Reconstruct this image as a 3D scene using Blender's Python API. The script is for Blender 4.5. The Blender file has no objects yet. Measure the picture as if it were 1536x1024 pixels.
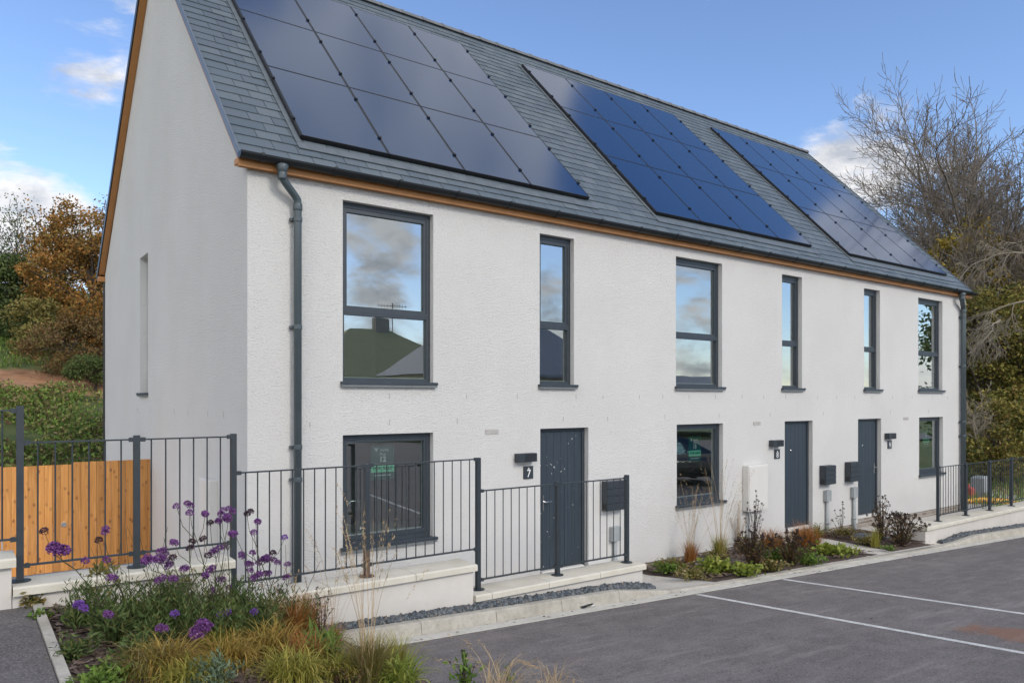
import bpy, bmesh, math, random
import numpy as np
from mathutils import Vector, Matrix
PI = math.pi
scene = bpy.context.scene
COL = scene.collection
random.seed(4)

# ------------------------------------------------------------------ helpers
def wloc(o):
    v = Vector((0, 0, 0))
    while o is not None:
        v += o.location
        o = o.parent
    return v

def tag(o, label=None, cat=None, group=None, kind=None):
    if label: o['label'] = label
    if cat: o['category'] = cat
    if group: o['group'] = group
    if kind: o['kind'] = kind
    return o

def thing(name, label, cat, loc=(0, 0, 0), group=None):
    o = bpy.data.objects.new(name, None)
    o.empty_display_size = 0.1
    COL.objects.link(o)
    o.location = loc
    return tag(o, label, cat, group)

def link_mesh(name, me, parent=None, mats=()):
    o = bpy.data.objects.new(name, me)
    COL.objects.link(o)
    for m in (mats if isinstance(mats, (list, tuple)) else [mats]):
        me.materials.append(m)
    if parent is not None: o.parent = parent
    return o

class MB:
    """collects faces, then links them as ONE mesh object"""
    def __init__(s): s.v = []; s.f = []; s.m = []; s.cur = 0
    def add(s, vs, fs):
        b = len(s.v); s.v += [tuple(x) for x in vs]
        for f in fs: s.f.append(tuple(b + i for i in f)); s.m.append(s.cur)
    def quad(s, a, b, c, d): s.add([a, b, c, d], [(0, 1, 2, 3)])
    def box(s, x0, x1, y0, y1, z0, z1):
        s.add([(x0,y0,z0),(x1,y0,z0),(x1,y1,z0),(x0,y1,z0),(x0,y0,z1),(x1,y0,z1),(x1,y1,z1),(x0,y1,z1)],
              [(3,2,1,0),(4,5,6,7),(0,1,5,4),(1,2,6,5),(2,3,7,6),(3,0,4,7)])
    def bbox(s, x0, x1, y0, y1, z0, z1, b=0.008):
        """box with chamfered top and front edges"""
        lo = [(x0,y0,z0),(x1,y0,z0),(x1,y1,z0),(x0,y1,z0)]
        mi = [(x0,y0,z1-b),(x1,y0,z1-b),(x1,y1,z1-b),(x0,y1,z1-b)]
        hi = [(x0+b,y0+b,z1),(x1-b,y0+b,z1),(x1-b,y1-b,z1),(x0+b,y1-b,z1)]
        fs = [(3,2,1,0),(8,9,10,11)]
        for i in range(4):
            j = (i+1) % 4
            fs += [(i,j,4+j,4+i),(4+i,4+j,8+j,8+i)]
        s.add(lo+mi+hi, fs)
    def prism(s, prof, x0, x1, axis='x'):
        n = len(prof)
        if axis == 'x': A = [(x0,p,q) for p,q in prof]; B = [(x1,p,q) for p,q in prof]
        elif axis == 'y': A = [(p,x0,q) for p,q in prof]; B = [(p,x1,q) for p,q in prof]
        else: A = [(p,q,x0) for p,q in prof]; B = [(p,q,x1) for p,q in prof]
        s.add(A+B, [tuple(range(n)), tuple(range(2*n-1, n-1, -1))] + [(i,n+i,n+(i+1)%n,(i+1)%n) for i in range(n)])
    def tube(s, pts, rad, n=8, cap=True):
        P = [Vector(p) for p in pts]
        if not isinstance(rad, (list, tuple)): rad = [rad]*len(P)
        V = []; F = []
        u = None
        for i, p in enumerate(P):
            t = (P[min(i+1,len(P)-1)] - P[max(i-1,0)])
            if t.length < 1e-9: t = Vector((0,0,1))
            t.normalize()
            if u is None:
                u = t.orthogonal().normalized()
            else:
                u = u - t*u.dot(t)
                u = u.normalized() if u.length > 1e-6 else t.orthogonal().normalized()
            w = t.cross(u)
            for k in range(n):
                a = 2*PI*k/n
                V.append(p + (u*math.cos(a) + w*math.sin(a))*rad[i])
        for i in range(len(P)-1):
            for k in range(n):
                a = i*n+k; b = i*n+(k+1)%n
                F.append((a, b, b+n, a+n))
        if cap:
            F.append(tuple(range(n-1,-1,-1))); F.append(tuple(range((len(P)-1)*n, len(P)*n)))
        s.add(V, F)
    def lathe(s, prof, c, n=16):
        V = []; F = []
        for r, z in prof:
            for k in range(n):
                a = 2*PI*k/n; V.append((c[0]+r*math.cos(a), c[1]+r*math.sin(a), c[2]+z))
        for i in range(len(prof)-1):
            for k in range(n):
                a = i*n+k; b = i*n+(k+1)%n; F.append((a,b,b+n,a+n))
        F.append(tuple(range(n-1,-1,-1))); F.append(tuple(range((len(prof)-1)*n, len(prof)*n)))
        s.add(V, F)
    def build(s, name, mats, parent=None, smooth=False):
        me = bpy.data.meshes.new(name)
        off = wloc(parent) if parent is not None else Vector((0,0,0))
        me.from_pydata([(x-off.x, y-off.y, z-off.z) for x,y,z in s.v], [], s.f)
        me.polygons.foreach_set('material_index', s.m)
        if smooth: me.polygons.foreach_set('use_smooth', [True]*len(s.f))
        me.update()
        return link_mesh(name, me, parent, mats)

def np_mesh(name, V, Q, mats, parent=None, mi=None, smooth=False):
    """fast mesh from numpy arrays (n,3) and (m,4) or (m,3)"""
    V = np.asarray(V, dtype=np.float32); Q = np.asarray(Q, dtype=np.int32)
    if parent is not None:
        o = wloc(parent); V = V - np.array([o.x,o.y,o.z], dtype=np.float32)
    me = bpy.data.meshes.new(name)
    k = Q.shape[1]
    me.vertices.add(len(V)); me.vertices.foreach_set('co', V.ravel())
    me.loops.add(Q.size); me.loops.foreach_set('vertex_index', Q.ravel())
    me.polygons.add(len(Q))
    me.polygons.foreach_set('loop_start', np.arange(0, Q.size, k, dtype=np.int32))
    me.polygons.foreach_set('loop_total', np.full(len(Q), k, dtype=np.int32))
    if mi is not None: me.polygons.foreach_set('material_index', np.asarray(mi, dtype=np.int32))
    if smooth: me.polygons.foreach_set('use_smooth', np.ones(len(Q), dtype=bool))
    me.update(calc_edges=True)
    return link_mesh(name, me, parent, mats)

def text_mesh(name, body, size, mat, parent, origin, ux=(1,0,0), uy=(0,0,1), align='CENTER', extrude=0.001, bold=0.0):
    cu = bpy.data.curves.new(name, 'FONT')
    cu.body = body; cu.size = size; cu.align_x = align; cu.align_y = 'CENTER'
    cu.extrude = extrude; cu.offset = bold; cu.resolution_u = 3
    tmp = bpy.data.objects.new('tmp', cu); COL.objects.link(tmp)
    dg = bpy.context.evaluated_depsgraph_get(); dg.update()
    me = bpy.data.meshes.new_from_object(tmp.evaluated_get(dg))
    bpy.data.objects.remove(tmp); bpy.data.curves.remove(cu)
    ux = Vector(ux); uy = Vector(uy); nz = ux.cross(uy)
    off = Vector(origin) - (wloc(parent) if parent is not None else Vector((0,0,0)))
    for v in me.vertices:
        c = v.co.copy(); v.co = off + ux*c.x + uy*c.y + nz*c.z
    me.name = name
    me.materials.clear()
    return link_mesh(name, me, parent, mat)

# ------------------------------------------------------------------ materials
class NT:
    def __init__(s, m):
        m.use_nodes = True; s.t = m.node_tree; s.t.nodes.clear()
    def n(s, typ, **kw):
        x = s.t.nodes.new(typ)
        for k, v in kw.items():
            if k.startswith('i_'):
                key = k[2:]; key = int(key) if key.isdigit() else key.replace('_', ' ')
                x.inputs[key].default_value = v
            else: setattr(x, k, v)
        return x
    def l(s, a, b): s.t.links.new(a, b)
    def math(s, op, a, b=None, c=None, clamp=False):
        x = s.t.nodes.new('ShaderNodeMath'); x.operation = op; x.use_clamp = clamp
        for i, q in enumerate((a, b, c)):
            if q is None: continue
            if isinstance(q, (int, float)): x.inputs[i].default_value = q
            else: s.l(q, x.inputs[i])
        return x.outputs[0]
    def ramp(s, fac, stops, interp='LINEAR'):
        r = s.t.nodes.new('ShaderNodeValToRGB'); cr = r.color_ramp; cr.interpolation = interp
        while len(cr.elements) < len(stops): cr.elements.new(0.5)
        for e, (p, c) in zip(cr.elements, stops):
            e.position = p; e.color = (c[0], c[1], c[2], 1) if not isinstance(c, (int, float)) else (c, c, c, 1)
        s.l(fac, r.inputs[0]); return r.outputs[0]
    def mix(s, fac, a, b, mode='MIX'):
        x = s.t.nodes.new('ShaderNodeMix'); x.data_type = 'RGBA'; x.blend_type = mode
        for idx, q in ((0, fac), (6, a), (7, b)):
            if isinstance(q, (int, float)): x.inputs[idx].default_value = q
            elif isinstance(q, (tuple, list)): x.inputs[idx].default_value = (q[0], q[1], q[2], 1)
            else: s.l(q, x.inputs[idx])
        return x.outputs[2]
    def noise(s, vec, scale, detail=4, rough=0.55, dist=0.0):
        x = s.n('ShaderNodeTexNoise'); x.inputs['Scale'].default_value = scale
        x.inputs['Detail'].default_value = detail; x.inputs['Roughness'].default_value = rough
        x.inputs['Distortion'].default_value = dist
        s.l(vec, x.inputs['Vector']); return x.outputs['Fac']
    def mapping(s, vec, sc=(1,1,1), loc=(0,0,0), rot=(0,0,0)):
        x = s.n('ShaderNodeMapping'); x.inputs['Scale'].default_value = sc
        x.inputs['Location'].default_value = loc; x.inputs['Rotation'].default_value = rot
        s.l(vec, x.inputs['Vector']); return x.outputs[0]
    def out(s, sh): o = s.n('ShaderNodeOutputMaterial'); s.l(sh, o.inputs[0])
    def bump(s, h, strength, dist=0.01):
        b = s.n('ShaderNodeBump'); b.inputs['Strength'].default_value = strength; b.inputs['Distance'].default_value = dist
        s.l(h, b.inputs['Height']); return b.outputs[0]

def newmat(name):
    m = bpy.data.materials.new(name); return m, NT(m)

def mottled(name, c1, c2, rough=0.6, scale=6, metal=0.0, bump=0.0, bscale=60, bdist=0.004, detail=5, spec=0.5, fine=None, coat=0.0):
    m, t = newmat(name)
    co = t.n('ShaderNodeTexCoord').outputs['Object']
    geo = t.n('ShaderNodeNewGeometry').outputs['Position']
    f = t.noise(geo, scale, detail, 0.6)
    col = t.ramp(f, [(0.3, c1), (0.7, c2)])
    if fine:
        f2 = t.noise(geo, fine[0], 3, 0.6)
        col = t.mix(t.math('MULTIPLY', t.ramp(f2, [(0.45, 0.0), (0.65, 1.0)]), fine[1]), col, fine[2])
    p = t.n('ShaderNodeBsdfPrincipled')
    t.l(col, p.inputs['Base Color']); p.inputs['Roughness'].default_value = rough; p.inputs['Metallic'].default_value = metal
    p.inputs['Specular IOR Level'].default_value = spec; p.inputs['Coat Weight'].default_value = coat
    if bump:
        h = t.noise(geo, bscale, 6, 0.65)
        t.l(t.bump(h, bump, bdist), p.inputs['Normal'])
    t.out(p.outputs[0]); return m

def leafmat(name, cols, rough=0.6, trans=0.25, spec=0.25, clump=0.0, cscale=1.5):
    m, t = newmat(name)
    g = t.n('ShaderNodeNewGeometry')
    n = len(cols)
    col = t.ramp(g.outputs['Random Per Island'], [((i+0.5)/n, c) for i, c in enumerate(cols)])
    if clump:
        f = t.noise(g.outputs['Position'], cscale, 3)
        v = t.math('MULTIPLY_ADD', f, 2*clump, 1-clump)
        mul = t.n('ShaderNodeVectorMath'); mul.operation = 'SCALE'
        t.l(col, mul.inputs[0]); t.l(v, mul.inputs['Scale']); col = mul.outputs[0]
    p = t.n('ShaderNodeBsdfPrincipled'); t.l(col, p.inputs['Base Color']); p.inputs['Roughness'].default_value = rough
    p.inputs['Specular IOR Level'].default_value = spec
    tr = t.n('ShaderNodeBsdfTranslucent'); t.l(col, tr.inputs[0])
    mx = t.n('ShaderNodeMixShader'); mx.inputs[0].default_value = trans
    t.l(p.outputs[0], mx.inputs[1]); t.l(tr.outputs[0], mx.inputs[2]); t.out(mx.outputs[0]); return m

M = {}
def make_render():
    m, t = newmat('roughcast_render')
    pos = t.n('ShaderNodeNewGeometry').outputs['Position']
    big = t.noise(pos, 0.55, 5, 0.6)
    col = t.ramp(big, [(0.3, (0.622, 0.612, 0.595)), (0.7, (0.672, 0.663, 0.647))])
    st = t.noise(t.mapping(pos, (1.2, 1.2, 0.5), (4, 2, 1)), 1.0, 5, 0.65)
    col = t.mix(t.math('MULTIPLY', t.ramp(st, [(0.5, 0.0), (0.75, 1.0)]), 0.30), col, (0.585, 0.56, 0.52))
    grain = t.noise(t.mapping(pos, (1, 1, 1.6)), 36, 5, 0.64, 0.5)
    col = t.mix(t.math('MULTIPLY', t.ramp(grain, [(0.30, 1.0), (0.47, 0.0)]), 0.28), col, (0.40, 0.38, 0.35))
    spk = t.noise(pos, 17, 2, 0.5)
    col = t.mix(t.math('MULTIPLY', t.ramp(spk, [(0.74, 0.0), (0.77, 1.0)]), 0.5), col, (0.34, 0.30, 0.25))
    p = t.n('ShaderNodeBsdfPrincipled'); t.l(col, p.inputs['Base Color'])
    p.inputs['Roughness'].default_value = 0.92; p.inputs['Specular IOR Level'].default_value = 0.2
    h = t.math('ADD', grain, t.math('MULTIPLY', t.noise(pos, 110, 3, 0.6), 0.35))
    t.l(t.bump(h, 1.0, 0.020), p.inputs['Normal'])
    t.out(p.outputs[0]); return m
M['render'] = make_render()
M['smooth_render'] = mottled('smooth_white_render', (0.54, 0.51, 0.47), (0.62, 0.59, 0.55), 0.85, 2.5, bump=0.15, bscale=40, fine=(9, 0.2, (0.52, 0.49, 0.44)))
M['plaster'] = mottled('white_plaster', (0.72, 0.73, 0.70), (0.76, 0.77, 0.74), 0.8, 2)
M['frame'] = mottled('anthracite_frame', (0.028, 0.037, 0.048), (0.036, 0.047, 0.060), 0.45, 8, bump=0.02, bscale=90)
M['sillgrey'] = mottled('grey_sill', (0.15, 0.165, 0.17), (0.19, 0.205, 0.21), 0.5, 8)
M['spacer'] = mottled('pale_spacer', (0.55, 0.58, 0.56), (0.62, 0.64, 0.62), 0.4, 10)
M['rail'] = mottled('railing_paint', (0.020, 0.028, 0.035), (0.028, 0.037, 0.045), 0.5, 12, bump=0.05, bscale=150)
M['rust'] = mottled('rusty_paint', (0.035, 0.045, 0.05), (0.16, 0.085, 0.045), 0.8, 26, bump=0.2, bscale=120)
M['pipe'] = mottled('grey_plastic_pipe', (0.052, 0.070, 0.080), (0.062, 0.082, 0.092), 0.33, 6)
M['gutter'] = mottled('dark_gutter', (0.010, 0.012, 0.014), (0.014, 0.016, 0.018), 0.42, 6, spec=0.3)
M['timber'] = mottled('brown_fascia', (0.40, 0.175, 0.055), (0.48, 0.22, 0.075), 0.6, 3)
M['verge'] = mottled('verge_metal', (0.10, 0.12, 0.15), (0.13, 0.15, 0.18), 0.45, 5)
M['black'] = mottled('black_trim', (0.008, 0.009, 0.011), (0.012, 0.013, 0.015), 0.45, 5)
M['lead'] = mottled('lead_flashing', (0.10, 0.12, 0.135), (0.15, 0.17, 0.185), 0.5, 6, metal=0.2)
M['chrome'] = mottled('brushed_steel', (0.62, 0.62, 0.62), (0.7, 0.7, 0.7), 0.22, 10, metal=1.0)
M['greybox'] = mottled('grey_socket', (0.26, 0.28, 0.29), (0.32, 0.34, 0.35), 0.5, 8)
M['whitebox'] = mottled('white_meter_box', (0.60, 0.585, 0.555), (0.635, 0.62, 0.59), 0.55, 4)
M['box'] = mottled('letterbox_metal', (0.026, 0.033, 0.041), (0.034, 0.042, 0.052), 0.42, 8)
M['white'] = mottled('white_paint', (0.78, 0.78, 0.78), (0.82, 0.82, 0.82), 0.6, 8)
M['weep'] = mottled('weep_grey', (0.34, 0.32, 0.30), (0.44, 0.42, 0.40), 0.8, 20)
M['signgreen'] = mottled('sign_dark_green', (0.016, 0.10, 0.088), (0.02, 0.115, 0.10), 0.4, 3)
M['signlight'] = mottled('sign_light_green', (0.24, 0.85, 0.52), (0.26, 0.87, 0.55), 0.4, 3)
M['coping'] = mottled('stone_coping', (0.53, 0.495, 0.41), (0.645, 0.61, 0.53), 0.85, 3.5, bump=0.25, bscale=90, fine=(14, 0.25, (0.44, 0.40, 0.32)))
M['concrete'] = mottled('concrete_kerb', (0.34, 0.315, 0.265), (0.49, 0.46, 0.40), 0.9, 3.2, bump=0.35, bscale=80, fine=(17, 0.45, (0.27, 0.25, 0.21)))
M['paving'] = mottled('pale_paving', (0.46, 0.43, 0.385), (0.57, 0.54, 0.49), 0.9, 2.2, bump=0.2, bscale=60, fine=(10, 0.35, (0.36, 0.33, 0.28)))
M['mulch'] = mottled('bark_mulch_soil', (0.045, 0.032, 0.026), (0.11, 0.075, 0.058), 0.95, 14, bump=0.8, bscale=60, bdist=0.02)
M['bark'] = mottled('tree_bark', (0.085, 0.068, 0.052), (0.19, 0.16, 0.125), 0.9, 4, bump=0.3, bscale=20)
M['palebark'] = mottled('pale_dead_wood', (0.17, 0.145, 0.105), (0.29, 0.25, 0.19), 0.9, 4)
M['darkbark'] = mottled('dark_bark', (0.03, 0.024, 0.018), (0.075, 0.058, 0.042), 0.9, 4)
M['tile'] = mottled('olive_roof_tile', (0.30, 0.28, 0.14), (0.40, 0.37, 0.19), 0.9, 3)
M['cover'] = mottled('cover_metal', (0.06, 0.066, 0.072), (0.09, 0.098, 0.105), 0.55, 9, bump=0.3, bscale=60)
M['carpaint'] = mottled('car_paint', (0.03, 0.033, 0.036), (0.034, 0.037, 0.04), 0.25, 4, coat=1.0)
M['rubber'] = mottled('tyre_rubber', (0.015, 0.015, 0.015), (0.022, 0.022, 0.022), 0.85, 8)
M['orange'] = mottled('orange_plastic', (0.75, 0.36, 0.03), (0.82, 0.42, 0.04), 0.5, 5)
M['red'] = mottled('faded_red', (0.30, 0.055, 0.04), (0.40, 0.085, 0.06), 0.6, 5)
M['stain'] = mottled('parking_line_paint', (0.46, 0.46, 0.45), (0.72, 0.72, 0.70), 0.8, 9, bump=0.3, bscale=180, fine=(60, 0.5, (0.2, 0.2, 0.2)))

def make_door(name, marks):
    m, t = newmat(name)
    pos = t.n('ShaderNodeNewGeometry').outputs['Position']
    col = t.ramp(t.noise(t.mapping(pos, (6, 1, 0.8)), 3.0, 5), [(0.3, (0.024, 0.036, 0.050)), (0.7, (0.032, 0.047, 0.063))])
    p = t.n('ShaderNodeBsdfPrincipled')
    if marks:
        a = t.noise(pos, 17, 2, 0.6); b = t.noise(pos, 2.6, 2)
        k = t.math('MULTIPLY', t.ramp(a, [(0.70, 0.0), (0.72, 1.0)]), t.ramp(b, [(0.42, 0.0), (0.5, 1.0)]))
        col = t.mix(t.math('MULTIPLY', k, 0.75), col, (0.55, 0.54, 0.52))
    t.l(col, p.inputs['Base Color']); p.inputs['Roughness'].default_value = 0.48
    gr = t.noise(t.mapping(pos, (40, 1, 3)), 4, 4)
    t.l(t.bump(gr, 0.12, 0.003), p.inputs['Normal'])
    t.out(p.outputs[0]); return m
M['door'] = make_door('anthracite_door', False); M['door_marked'] = make_door('anthracite_door_marked', True)

def make_slate():
    m, t = newmat('roof_slate')
    g = t.n('ShaderNodeNewGeometry'); pos = g.outputs['Position']
    col = t.ramp(g.outputs['Random Per Island'], [(0.0, (0.078, 0.101, 0.122)), (0.5, (0.097, 0.122, 0.143)), (1.0, (0.122, 0.148, 0.166))])
    col = t.mix(t.math('MULTIPLY', t.noise(pos, 7, 5), 0.5), col, (0.075, 0.096, 0.115))
    p = t.n('ShaderNodeBsdfPrincipled'); t.l(col, p.inputs['Base Color'])
    t.l(t.math('MULTIPLY_ADD', t.noise(pos, 12, 3), 0.25, 0.48), p.inputs['Roughness'])
    t.l(t.bump(t.noise(pos, 45, 5, 0.65), 0.25, 0.004), p.inputs['Normal'])
    t.out(p.outputs[0]); return m
M['slate'] = make_slate()

def make_panel():
    m, t = newmat('solar_glass')
    pos = t.n('ShaderNodeNewGeometry').outputs['Position']
    g = t.n('ShaderNodeNewGeometry')
    col = t.ramp(g.outputs['Random Per Island'], [(0.0, (0.002, 0.016, 0.062)), (1.0, (0.003, 0.021, 0.078))])
    p = t.n('ShaderNodeBsdfPrincipled'); t.l(col, p.inputs['Base Color'])
    p.inputs['Roughness'].default_value = 0.12; p.inputs['Specular IOR Level'].default_value = 0.5; p.inputs['IOR'].default_value = 1.66; p.inputs['Specular Tint'].default_value = (0.47, 0.82, 1.0, 1)
    t.l(t.bump(t.noise(pos, 0.8, 2), 0.05, 0.02), p.inputs['Normal'])
    t.out(p.outputs[0]); return m
M['panel'] = make_panel()

def make_glass():
    m, t = newmat('window_glass')
    pos = t.n('ShaderNodeNewGeometry').outputs['Position']
    fr = t.n('ShaderNodeFresnel'); fr.inputs['IOR'].default_value = 1.5
    bp = t.bump(t.noise(pos, 1.3, 1), 0.06, 0.02)
    gl = t.n('ShaderNodeBsdfGlossy'); gl.inputs['Roughness'].default_value = 0.0; gl.inputs['Color'].default_value = (0.93, 0.98, 1.0, 1)
    t.l(bp, gl.inputs['Normal'])
    tr = t.n('ShaderNodeBsdfTransparent'); tr.inputs[0].default_value = (0.80, 0.90, 0.87, 1)
    mx = t.n('ShaderNodeMixShader')
    t.l(t.math('MULTIPLY_ADD', fr.outputs[0], 2.4, 0.27, clamp=True), mx.inputs[0])
    t.l(tr.outputs[0], mx.inputs[1]); t.l(gl.outputs[0], mx.inputs[2]); t.out(mx.outputs[0]); return m
M['glass'] = make_glass()

def make_asphalt(name, c1, c2, stain=False):
    m, t = newmat(name)
    pos = t.n('ShaderNodeNewGeometry').outputs['Position']
    big = t.noise(t.mapping(pos, (0.35, 1.2, 1)), 1.1, 6, 0.62, 0.6)
    col = t.ramp(big, [(0.28, c1), (0.72, c2)])
    md = t.noise(pos, 3.4, 6, 0.7)
    col = t.mix(t.math('MULTIPLY', t.ramp(md, [(0.42, 1.0), (0.58, 0.0)]), 0.40), col, (0.090, 0.081, 0.079))
    g1 = t.noise(pos, 62, 4, 0.75)
    col = t.mix(t.math('MULTIPLY', t.ramp(g1, [(0.50, 0.0), (0.68, 1.0)]), 0.65), col, (0.34, 0.315, 0.305))
    g2 = t.noise(t.mapping(pos, (1, 1, 1), (5, 3, 2)), 48, 4, 0.7)
    col = t.mix(t.math('MULTIPLY', t.ramp(g2, [(0.32, 1.0), (0.50, 0.0)]), 0.6), col, (0.030, 0.029, 0.030))
    sc = t.noise(t.mapping(pos, (0.35, 2.6, 1), (3, 1, 0)), 2.4, 6, 0.75)
    col = t.mix(t.math('MULTIPLY', t.ramp(sc, [(0.52, 0.0), (0.70, 1.0)]), 0.5), col, (0.30, 0.275, 0.26))
    oil = t.noise(t.mapping(pos, (1, 1.3, 1), (8, 2, 0)), 0.9, 4, 0.6)
    col = t.mix(t.math('MULTIPLY', t.ramp(oil, [(0.66, 0.0), (0.74, 1.0)]), 0.35), col, (0.045, 0.042, 0.042))
    if stain:
        d = t.n('ShaderNodeVectorMath'); d.operation = 'DISTANCE'
        t.l(t.mapping(pos, (1, 0.9, 0)), d.inputs[0]); d.inputs[1].default_value = (5.75, -4.85, 0)
        k = t.math('ADD', d.outputs['Value'], t.math('MULTIPLY', t.noise(pos, 3, 5), 1.3))
        col = t.mix(t.math('MULTIPLY', t.ramp(k, [(0.80, 1.0), (1.12, 0.0)]), 0.55), col, (0.26, 0.115, 0.06))
    p = t.n('ShaderNodeBsdfPrincipled'); t.l(col, p.inputs['Base Color']); p.inputs['Roughness'].default_value = 0.9
    p.inputs['Specular IOR Level'].default_value = 0.25
    t.l(t.bump(t.noise(pos, 110, 4, 0.7), 0.6, 0.008), p.inputs['Normal'])
    t.out(p.outputs[0]); return m
M['asphalt'] = make_asphalt('car_park_asphalt', (0.138, 0.124, 0.121), (0.205, 0.184, 0.178), True)
M['asphalt2'] = make_asphalt('footpath_asphalt', (0.105, 0.096, 0.095), (0.155, 0.142, 0.14))

def make_wood():
    m, t = newmat('fence_boards')
    g = t.n('ShaderNodeNewGeometry'); pos = g.outputs['Position']
    gr = t.noise(t.mapping(pos, (14, 1, 0.7)), 2.0, 6, 0.6, 0.8)
    col = t.ramp(gr, [(0.25, (0.36, 0.155, 0.038)), (0.5, (0.49, 0.22, 0.058)), (0.75, (0.60, 0.30, 0.095))])
    br = t.ramp(g.outputs['Random Per Island'], [(0.0, 0.78), (0.5, 0.98), (1.0, 1.18)])
    col = t.mix(1.0, col, br, 'MULTIPLY')
    sx = t.n('ShaderNodeSeparateXYZ'); t.l(pos, sx.inputs[0]); cx = t.n('ShaderNodeCombineXYZ')
    t.l(t.math('MULTIPLY', sx.outputs[0], 1.6), cx.inputs[0]); t.l(sx.outputs[2], cx.inputs[1])
    v = t.n('ShaderNodeTexVoronoi'); v.voronoi_dimensions = '2D'; v.inputs['Scale'].default_value = 4.4; t.l(cx.outputs[0], v.inputs['Vector'])
    kg = t.ramp(t.noise(t.mapping(pos, (2.3, 0, 1.7)), 2.6, 2), [(0.40, 0.3), (0.55, 1.0)])
    col = t.mix(t.math('MULTIPLY', t.ramp(v.outputs['Distance'], [(0.06, 0.85), (0.17, 0.0)]), kg), col, (0.21, 0.075, 0.025))
    col = t.mix(t.ramp(t.noise(t.mapping(pos, (3, 1, 0.6)), 2.2, 4), [(0.58, 0.0), (0.75, 0.45)]), col, (0.56, 0.31, 0.10))
    p = t.n('ShaderNodeBsdfPrincipled'); t.l(col, p.inputs['Base Color']); p.inputs['Roughness'].default_value = 0.75
    t.l(t.bump(gr, 0.2, 0.004), p.inputs['Normal'])
    t.out(p.outputs[0]); return m
M['wood'] = make_wood()

def make_brick():
    m, t = newmat('plinth_brick')
    pos = t.n('ShaderNodeNewGeometry').outputs['Position']
    s = t.n('ShaderNodeSeparateXYZ'); t.l(pos, s.inputs[0])
    c = t.n('ShaderNodeCombineXYZ'); t.l(t.math('ADD', s.outputs[0], s.outputs[1]), c.inputs[0]); t.l(s.outputs[2], c.inputs[1])
    b = t.n('ShaderNodeTexBrick'); t.l(c.outputs[0], b.inputs['Vector']); b.inputs['Scale'].default_value = 1.0
    b.inputs['Brick Width'].default_value = 0.225; b.inputs['Row Height'].default_value = 0.075; b.inputs['Mortar Size'].default_value = 0.008
    b.inputs['Color1'].default_value = (0.20, 0.155, 0.125, 1); b.inputs['Color2'].default_value = (0.30, 0.27, 0.24, 1); b.inputs['Mortar'].default_value = (0.36, 0.34, 0.31, 1)
    p = t.n('ShaderNodeBsdfPrincipled'); t.l(b.outputs['Color'], p.inputs['Base Color']); p.inputs['Roughness'].default_value = 0.9
    t.l(t.bump(t.noise(pos, 60, 4), 0.3, 0.005), p.inputs['Normal'])
    t.out(p.outputs[0]); return m
M['brick'] = make_brick()

def make_stone():
    m, t = newmat('slate_chippings')
    g = t.n('ShaderNodeNewGeometry')
    col = t.ramp(g.outputs['Random Per Island'], [(0, (0.045, 0.055, 0.065)), (0.5, (0.085, 0.10, 0.115)), (0.85, (0.14, 0.155, 0.165)), (1, (0.15, 0.12, 0.10))])
    p = t.n('ShaderNodeBsdfPrincipled'); t.l(col, p.inputs['Base Color']); p.inputs['Roughness'].default_value = 0.6
    t.out(p.outputs[0]); return m
M['stone'] = make_stone()

def make_hill():
    m, t = newmat('rough_hillside')
    pos = t.n('ShaderNodeNewGeometry').outputs['Position']
    s = t.n('ShaderNodeSeparateXYZ'); t.l(pos, s.inputs[0])
    a = t.noise(pos, 0.5, 6, 0.65)
    col = t.ramp(a, [(0.3, (0.055, 0.085, 0.022)), (0.5, (0.10, 0.13, 0.036)), (0.7, (0.17, 0.155, 0.06))])
    y = t.math('ADD', s.outputs[1], t.math('MULTIPLY_ADD', t.noise(pos, 0.55, 4), 4.0, -2.0))
    band = t.math('MULTIPLY', t.ramp(t.math('MULTIPLY', y, 0.02), [(0.375, 0.0), (0.385, 1.0), (0.455, 1.0), (0.465, 0.0)]), 0.9)
    col = t.mix(band, col, t.ramp(t.noise(pos, 2.5, 5), [(0.3, (0.32, 0.14, 0.065)), (0.7, (0.50, 0.27, 0.15))]))
    p = t.n('ShaderNodeBsdfPrincipled'); t.l(col, p.inputs['Base Color']); p.inputs['Roughness'].default_value = 0.95
    t.l(t.bump(t.noise(pos, 4, 6, 0.7), 0.8, 0.15), p.inputs['Normal'])
    t.out(p.outputs[0]); return m
M['hill'] = make_hill()

G = {}
G['verbena'] = leafmat('verbena_leaf', [(0.055,0.095,0.026),(0.085,0.135,0.038),(0.13,0.175,0.058),(0.07,0.105,0.03),(0.15,0.15,0.05)], clump=0.3, cscale=6)
G['stem'] = leafmat('dark_stem', [(0.045,0.055,0.022),(0.065,0.06,0.03),(0.035,0.045,0.02)], trans=0.0)
G['purple'] = leafmat('purple_floret', [(0.15,0.045,0.19),(0.24,0.085,0.30),(0.36,0.16,0.44),(0.085,0.022,0.10)], trans=0.2)
G['lilac'] = leafmat('lilac_floret', [(0.19,0.075,0.36),(0.28,0.13,0.50),(0.13,0.045,0.25)], trans=0.2)
G['spent'] = leafmat('spent_floret', [(0.05,0.018,0.045),(0.085,0.03,0.07),(0.045,0.03,0.025)], trans=0.1)
G['golden'] = leafmat('golden_sedge', [(0.26,0.19,0.035),(0.38,0.27,0.055),(0.47,0.32,0.09),(0.20,0.17,0.03),(0.34,0.19,0.05)], clump=0.25, cscale=8)
G['gold2'] = leafmat('yellow_green_sedge', [(0.24,0.23,0.04),(0.35,0.31,0.06),(0.17,0.20,0.03),(0.42,0.34,0.08)], clump=0.25, cscale=8)
G['orange'] = leafmat('orange_sedge', [(0.30,0.115,0.03),(0.42,0.18,0.05),(0.36,0.15,0.035),(0.22,0.12,0.03)], clump=0.2, cscale=8)
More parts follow.
